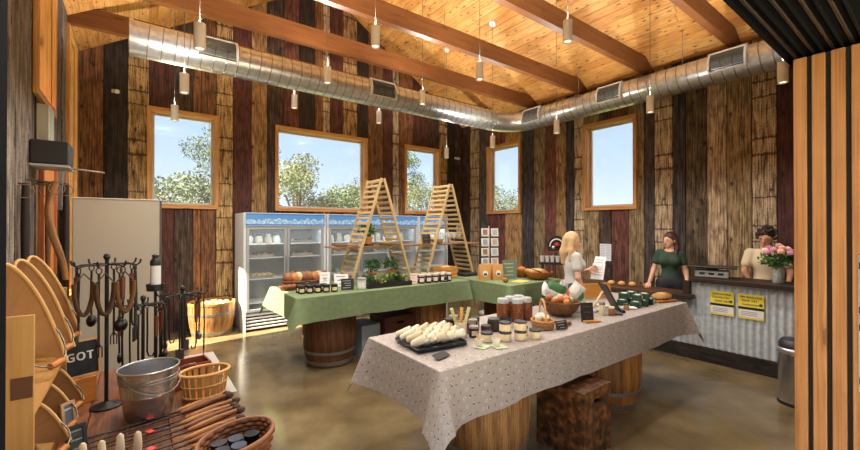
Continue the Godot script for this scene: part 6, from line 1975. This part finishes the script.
		fg.mesh_into(skin)
	obj("body", skin, mat(p.skin, 0.55), t)
	# clothes
	var sh := MB.new()
	f = Field.new(lo, hi, 0.016)
	torso.call(f, 0.014); arms.call(f, 0.016, p.get("sleeve", 0.5))
	f.egg(J.neck + Vector3(0, 0.035, 0.035), Vector3(0.085, 0.075, 0.085), 0.01, Basis(), true)
	f.plane(Vector3(0, 0.86 * k, 0), Vector3(0, -1, 0))
	f.mesh_into(sh)
	obj("shirt", sh, mat(p.shirt, 0.85), t)
	var tz := MB.new()
	f = Field.new(lo, Vector3(0.48, 1.08 * k, 0.46), 0.02)
	f.egg(J.pelvis, Vector3(0.163 * w, 0.14, 0.118) * k, 0.05); legs.call(f, 0.012)
	f.plane(Vector3(0, 1.02 * k, 0), Vector3(0, 1, 0)); f.plane(Vector3(0, 0.09, 0), Vector3(0, -1, 0))
	f.mesh_into(tz)
	obj("trousers", tz, mat(p.trousers, 0.8), t)
	var so := MB.new()
	for s in ["l", "r"]:
		var a: Vector3 = J["a" + s]
		so.ball(Vector3(a.x * 1.05, 0.045, 0.05), Vector3(0.05, 0.045, 0.13), 12)
	obj("shoes", so, mat(c8(40, 36, 34), 0.6), t)
	# hair
	var hm := MB.new()
	var fz := Field.new(hc - Vector3(0.17, 0.36, 0.19), hc + Vector3(0.17, 0.17, 0.16), 0.009)
	fz.egg(hp.call(Vector3(0, 0.034, -0.018)), Vector3(0.086, 0.097, 0.098), 0.02, hb)
	if p.hair == "long":
		for s in [-1, 1]:
			fz.bone(hp.call(Vector3(0.066 * s, 0.02, -0.03)), hp.call(Vector3(0.085 * s, -0.12, -0.03)), 0.032, 0.034, 0.03)
			fz.bone(hp.call(Vector3(0.085 * s, -0.12, -0.03)), hp.call(Vector3(0.095 * s, -0.24, 0.0 - 0.03 * p.get("back", 0.0))), 0.034, 0.02, 0.03)
		fz.bone(hp.call(Vector3(0, 0.0, -0.07)), hp.call(Vector3(0, -0.15, -0.085)), 0.06, 0.055, 0.04)
		fz.bone(hp.call(Vector3(0, -0.15, -0.085)), hp.call(Vector3(0, -0.28, -0.08)), 0.055, 0.03, 0.04)
	else:
		var r := RandomNumberGenerator.new(); r.seed = 12
		for i in 46:
			var q := Vector3(r.randfn(), r.randfn(), r.randfn()).normalized()
			if q.z > 0.55 and q.y < 0.35 or q.y < -0.45: continue
			fz.egg(hp.call(Vector3(0, 0.03, -0.015) + q * Vector3(0.088, 0.1, 0.1)), Vector3.ONE * 0.021, 0.008)
	fz.egg(hp.call(Vector3(0, -0.025, 0.085)), Vector3(0.058, 0.078, 0.065), 0.012, hb, true)
	fz.mesh_into(hm)
	obj("hair", hm, mat(p.hair_color, 0.5), t)
	var ey := MB.new()
	for s in [-1, 1]: ey.ball(hp.call(Vector3(0.031 * s, 0.008, 0.077)), Vector3(0.011, 0.007, 0.009), 8, hb)
	obj("eyes", ey, mat(c8(52, 40, 34), 0.2), t)
	if p.get("lips", false):
		var lp := MB.new()
		lp.ball(hp.call(Vector3(0, -0.058, 0.0875)), Vector3(0.022, 0.008, 0.008), 10, hb)
		obj("lips", lp, mat(c8(176, 96, 90), 0.5), t)
	return t

func build_people():
	person("long haired person in a dark green tee with hands on the counter", Vector3(6.50, 0, -2.60), -1.25, {"height": 1.67, "bust": true, "skin": c8(206, 158, 130), "shirt": c8(44, 66, 52), "trousers": c8(38, 38, 46), "hair": "long", "hair_color": c8(58, 34, 24), "look": -0.65, "nod": 0.05, "lips": true, "sleeve": 0.5, "back": -1.0,
		"broad": 0.93, "el": Vector3(0.20, 1.10, -0.02), "er": Vector3(-0.215, 1.10, 0.0), "wl": Vector3(0.235, 0.905, 0.16), "wr": Vector3(-0.26, 0.905, 0.18), "hand_l": [Vector3(0.05, -0.22, 1), Vector3(0, -1, -0.2), 0.25], "hand_r": [Vector3(-0.05, -0.22, 1), Vector3(0, -1, -0.2), 0.25]})
	person("person with short dark curly hair in a cream tee behind the vase", Vector3(6.57, 0, -1.47), -1.15, {"height": 1.74, "broad": 1.06, "skin": c8(190, 140, 110), "shirt": c8(206, 190, 160), "trousers": c8(60, 60, 66), "hair": "curly", "hair_color": c8(40, 28, 22), "look": -0.5, "nod": 0.28, "sleeve": 0.55,
		"el": Vector3(0.235, 1.17, 0.02), "er": Vector3(-0.235, 1.17, 0.02), "wl": Vector3(0.17, 0.97, 0.13), "wr": Vector3(-0.17, 0.97, 0.13), "hand_l": [Vector3(-0.4, -0.8, 0.15), Vector3(-1, 0, 0), 0.5], "hand_r": [Vector3(0.4, -0.8, 0.15), Vector3(1, 0, 0), 0.5]})
	var pos := Vector3(4.72, 0, -3.10); var th := 1.0
	person("long blonde haired person in a pale grey tee reading papers", pos, th, {"height": 1.68, "bust": true, "skin": c8(216, 168, 140), "shirt": c8(196, 196, 194), "trousers": c8(60, 62, 72), "hair": "long", "hair_color": c8(198, 168, 124), "look": -0.15, "nod": 0.12, "sleeve": 0.55, "back": 1.0, "lips": true,
		"el": Vector3(0.22, 1.13, 0.06), "er": Vector3(-0.215, 1.10, -0.02), "wl": Vector3(0.12, 1.16, 0.27), "wr": Vector3(-0.22, 0.88, 0.07), "hand_l": [Vector3(-0.5, 0.25, 0.6), Vector3(-0.6, 0.2, -0.7), 0.5], "hand_r": [Vector3(0.0, -1, 0.15), Vector3(1, 0, 0), 0.35]})
	# papers in the hand
	for i in 2:
		var pp := thing("paper_leaflet", ["white leaflet held up by the blonde reader", "second white leaflet held lower by the blonde reader"][i], "leaflet", pos + Basis(Vector3.UP, th) * [Vector3(0.03, 1.17, 0.36), Vector3(-0.02, 1.08, 0.33)][i], th + 0.5 + 0.25 * i)
		var m := MB.new()
		var fn := func(a: int, b: int) -> Vector3: return Vector3((b / 6.0 - 0.5) * 0.17, (a / 4.0) * 0.21 - 0.03, 0.012 * sin(b / 6.0 * PI) + 0.09 * a / 4.0)
		m.sheet(4, 6, fn, func(a, b): return Vector2(b / 6.0, a / 4.0))
		obj("sheet", m, mat(c8(232, 234, 236), 0.7), pp)
		for k in 4:
			m = MB.new(); m.box(Vector3(0, 0.03 + k * 0.035, 0.03 + k * 0.015), Vector3(0.11, 0.008, 0.001), Basis(Vector3.RIGHT, 0.4)); obj("printed_line", m, mat(c8(150, 152, 156), 0.7), pp)

# ---------------------------------------------------------------- trees outside
func tree(label: String, at: Vector3, h: float, spread: float, sd: int, tint: Color, count: int, lsize := 0.10):
	var t := thing("tree", label, "tree", at, 0.0, "trees outside the windows")
	var r := RandomNumberGenerator.new(); r.seed = sd
	var m := MB.new()
	var top := Vector3(0, h * 0.75, 0)
	m.tube([Vector3.ZERO, Vector3(0.05, h * 0.35, 0.04), top], [0.16, 0.11, 0.04], 8)
	obj("trunk", m, mat(c8(96, 82, 66), 0.9), t)
	var blobs := []
	for i in 11:
		var a := i * 2.399 + r.randf()
		var d := spread * sqrt((i + 0.5) / 11.0)
		var e := Vector3(cos(a) * d, h * (0.55 + 0.42 * r.randf()) - d * 0.25, sin(a) * d)
		m = MB.new()
		m.tube([Vector3(0.03, h * (0.3 + 0.03 * i), 0.02), Vector3(e.x * 0.5, e.y - 0.35, e.z * 0.5), e], [0.05, 0.03, 0.012], 6)
		obj("branch", m, mat(c8(96, 82, 66), 0.9), t)
		blobs.append(e)
	for c in 3:
		m = MB.new()
		for i in blobs.size():
			if i % 3 == c: leaves(m, r, blobs[i], Vector3(0.85, 0.62, 0.85) * spread / 1.8, int(count * 1.9), lsize, 0.1)
		var lm: StandardMaterial3D = mat([tint, tint.lightened(0.18), tint.darkened(0.15)][c], 0.7).duplicate()
		lm.backlight_enabled = true; lm.backlight = tint.darkened(0.25)
		var o := obj("foliage", m, lm, t)
		o.set_meta("kind", "stuff")

func build_trees():
	var ol := c8(62, 74, 46); var gr := c8(56, 74, 40); var lt := c8(78, 88, 56)
	tree("loose olive-green tree outside the square left window", Vector3(1.75, -0.25, -13.4), 3.75, 1.5, 4, ol, 420)
	tree("pale tree at the right of the square left window", Vector3(3.3, -0.25, -18.5), 6.3, 1.5, 5, gr, 380)
	tree("slender tree at the left of the wide window", Vector3(4.7, -0.25, -14.4), 4.5, 1.3, 6, lt, 330)
	tree("bushy tree at the middle of the wide window", Vector3(6.9, -0.25, -14.8), 3.9, 1.6, 7, gr, 420)
	tree("bushy tree at the right of the wide window", Vector3(8.6, -0.25, -15.2), 4.0, 1.6, 8, ol, 420)
	tree("tree behind the narrow window of the back wall", Vector3(11.6, -0.25, -15.8), 4.4, 1.8, 9, lt, 420)
	tree("tall thin tree at the left of the narrow back window", Vector3(10.4, -0.25, -16.5), 6.2, 1.1, 10, gr, 260)
	tree("tree outside the corner window of the right wall", Vector3(13.5, -0.25, -12.3), 4.0, 1.8, 11, ol, 380)
	tree("low tree outside the window above the counter", Vector3(14.6, -0.25, -8.6), 3.0, 1.6, 12, gr, 380)
	tree("thin tree branch at the left of the window above the counter", Vector3(12.8, -0.25, -8.9), 4.6, 0.8, 13, ol, 130)

const LAMP_DOWN := 1.55
const LAMP_UP := 1.9

func _ready():
	rng.seed = 20240
	# camera
	var cam := Camera3D.new()
	cam.name = "camera"
	add_child(cam)
	cam.position = Vector3(0, 1.76, 0)
	cam.rotation_degrees = Vector3(0.29, -36.75, 0)
	cam.fov = 59.72
	cam.current = true
	# sky
	var we := WorldEnvironment.new()
	we.name = "world_environment"
	var env := Environment.new()
	env.background_mode = Environment.BG_SKY
	var sky := Sky.new()
	var sm := ProceduralSkyMaterial.new()
	sm.sky_top_color = Color(0.42, 0.65, 0.93); sm.sky_horizon_color = Color(0.84, 0.90, 0.96); sm.sky_curve = 0.22
	sm.ground_bottom_color = Color(0.42, 0.40, 0.32); sm.ground_horizon_color = Color(0.80, 0.84, 0.86)
	sm.energy_multiplier = 1.4
	sm.sun_angle_max = 1.0
	sky.sky_material = sm
	env.sky = sky
	env.tonemap_mode = Environment.TONE_MAPPER_LINEAR
	env.tonemap_exposure = 1.12
	env.ambient_light_source = Environment.AMBIENT_SOURCE_DISABLED
	env.sdfgi_enabled = true; env.ssao_enabled = true; env.ssil_enabled = true
	we.environment = env
	add_child(we)
	# sun, from the left, through the two windows of the left wall
	var sun := DirectionalLight3D.new()
	sun.name = "sun"
	add_child(sun)
	sun.look_at_from_position(Vector3.ZERO, Vector3(1.7, -1.87, -0.2))
	sun.light_energy = 14.0
	sun.light_color = Color(1, 0.93, 0.8)
	sun.light_angular_distance = 0.6
	sun.shadow_enabled = true
	make_materials()
	build_shell()
	build_door()
	build_duct()
	build_pendants()
	build_tables()
	build_fridges()
	build_counter()
	build_ladders()
	build_green_goods()
	build_front_goods()
	build_tools()
	build_people()
	build_trees()
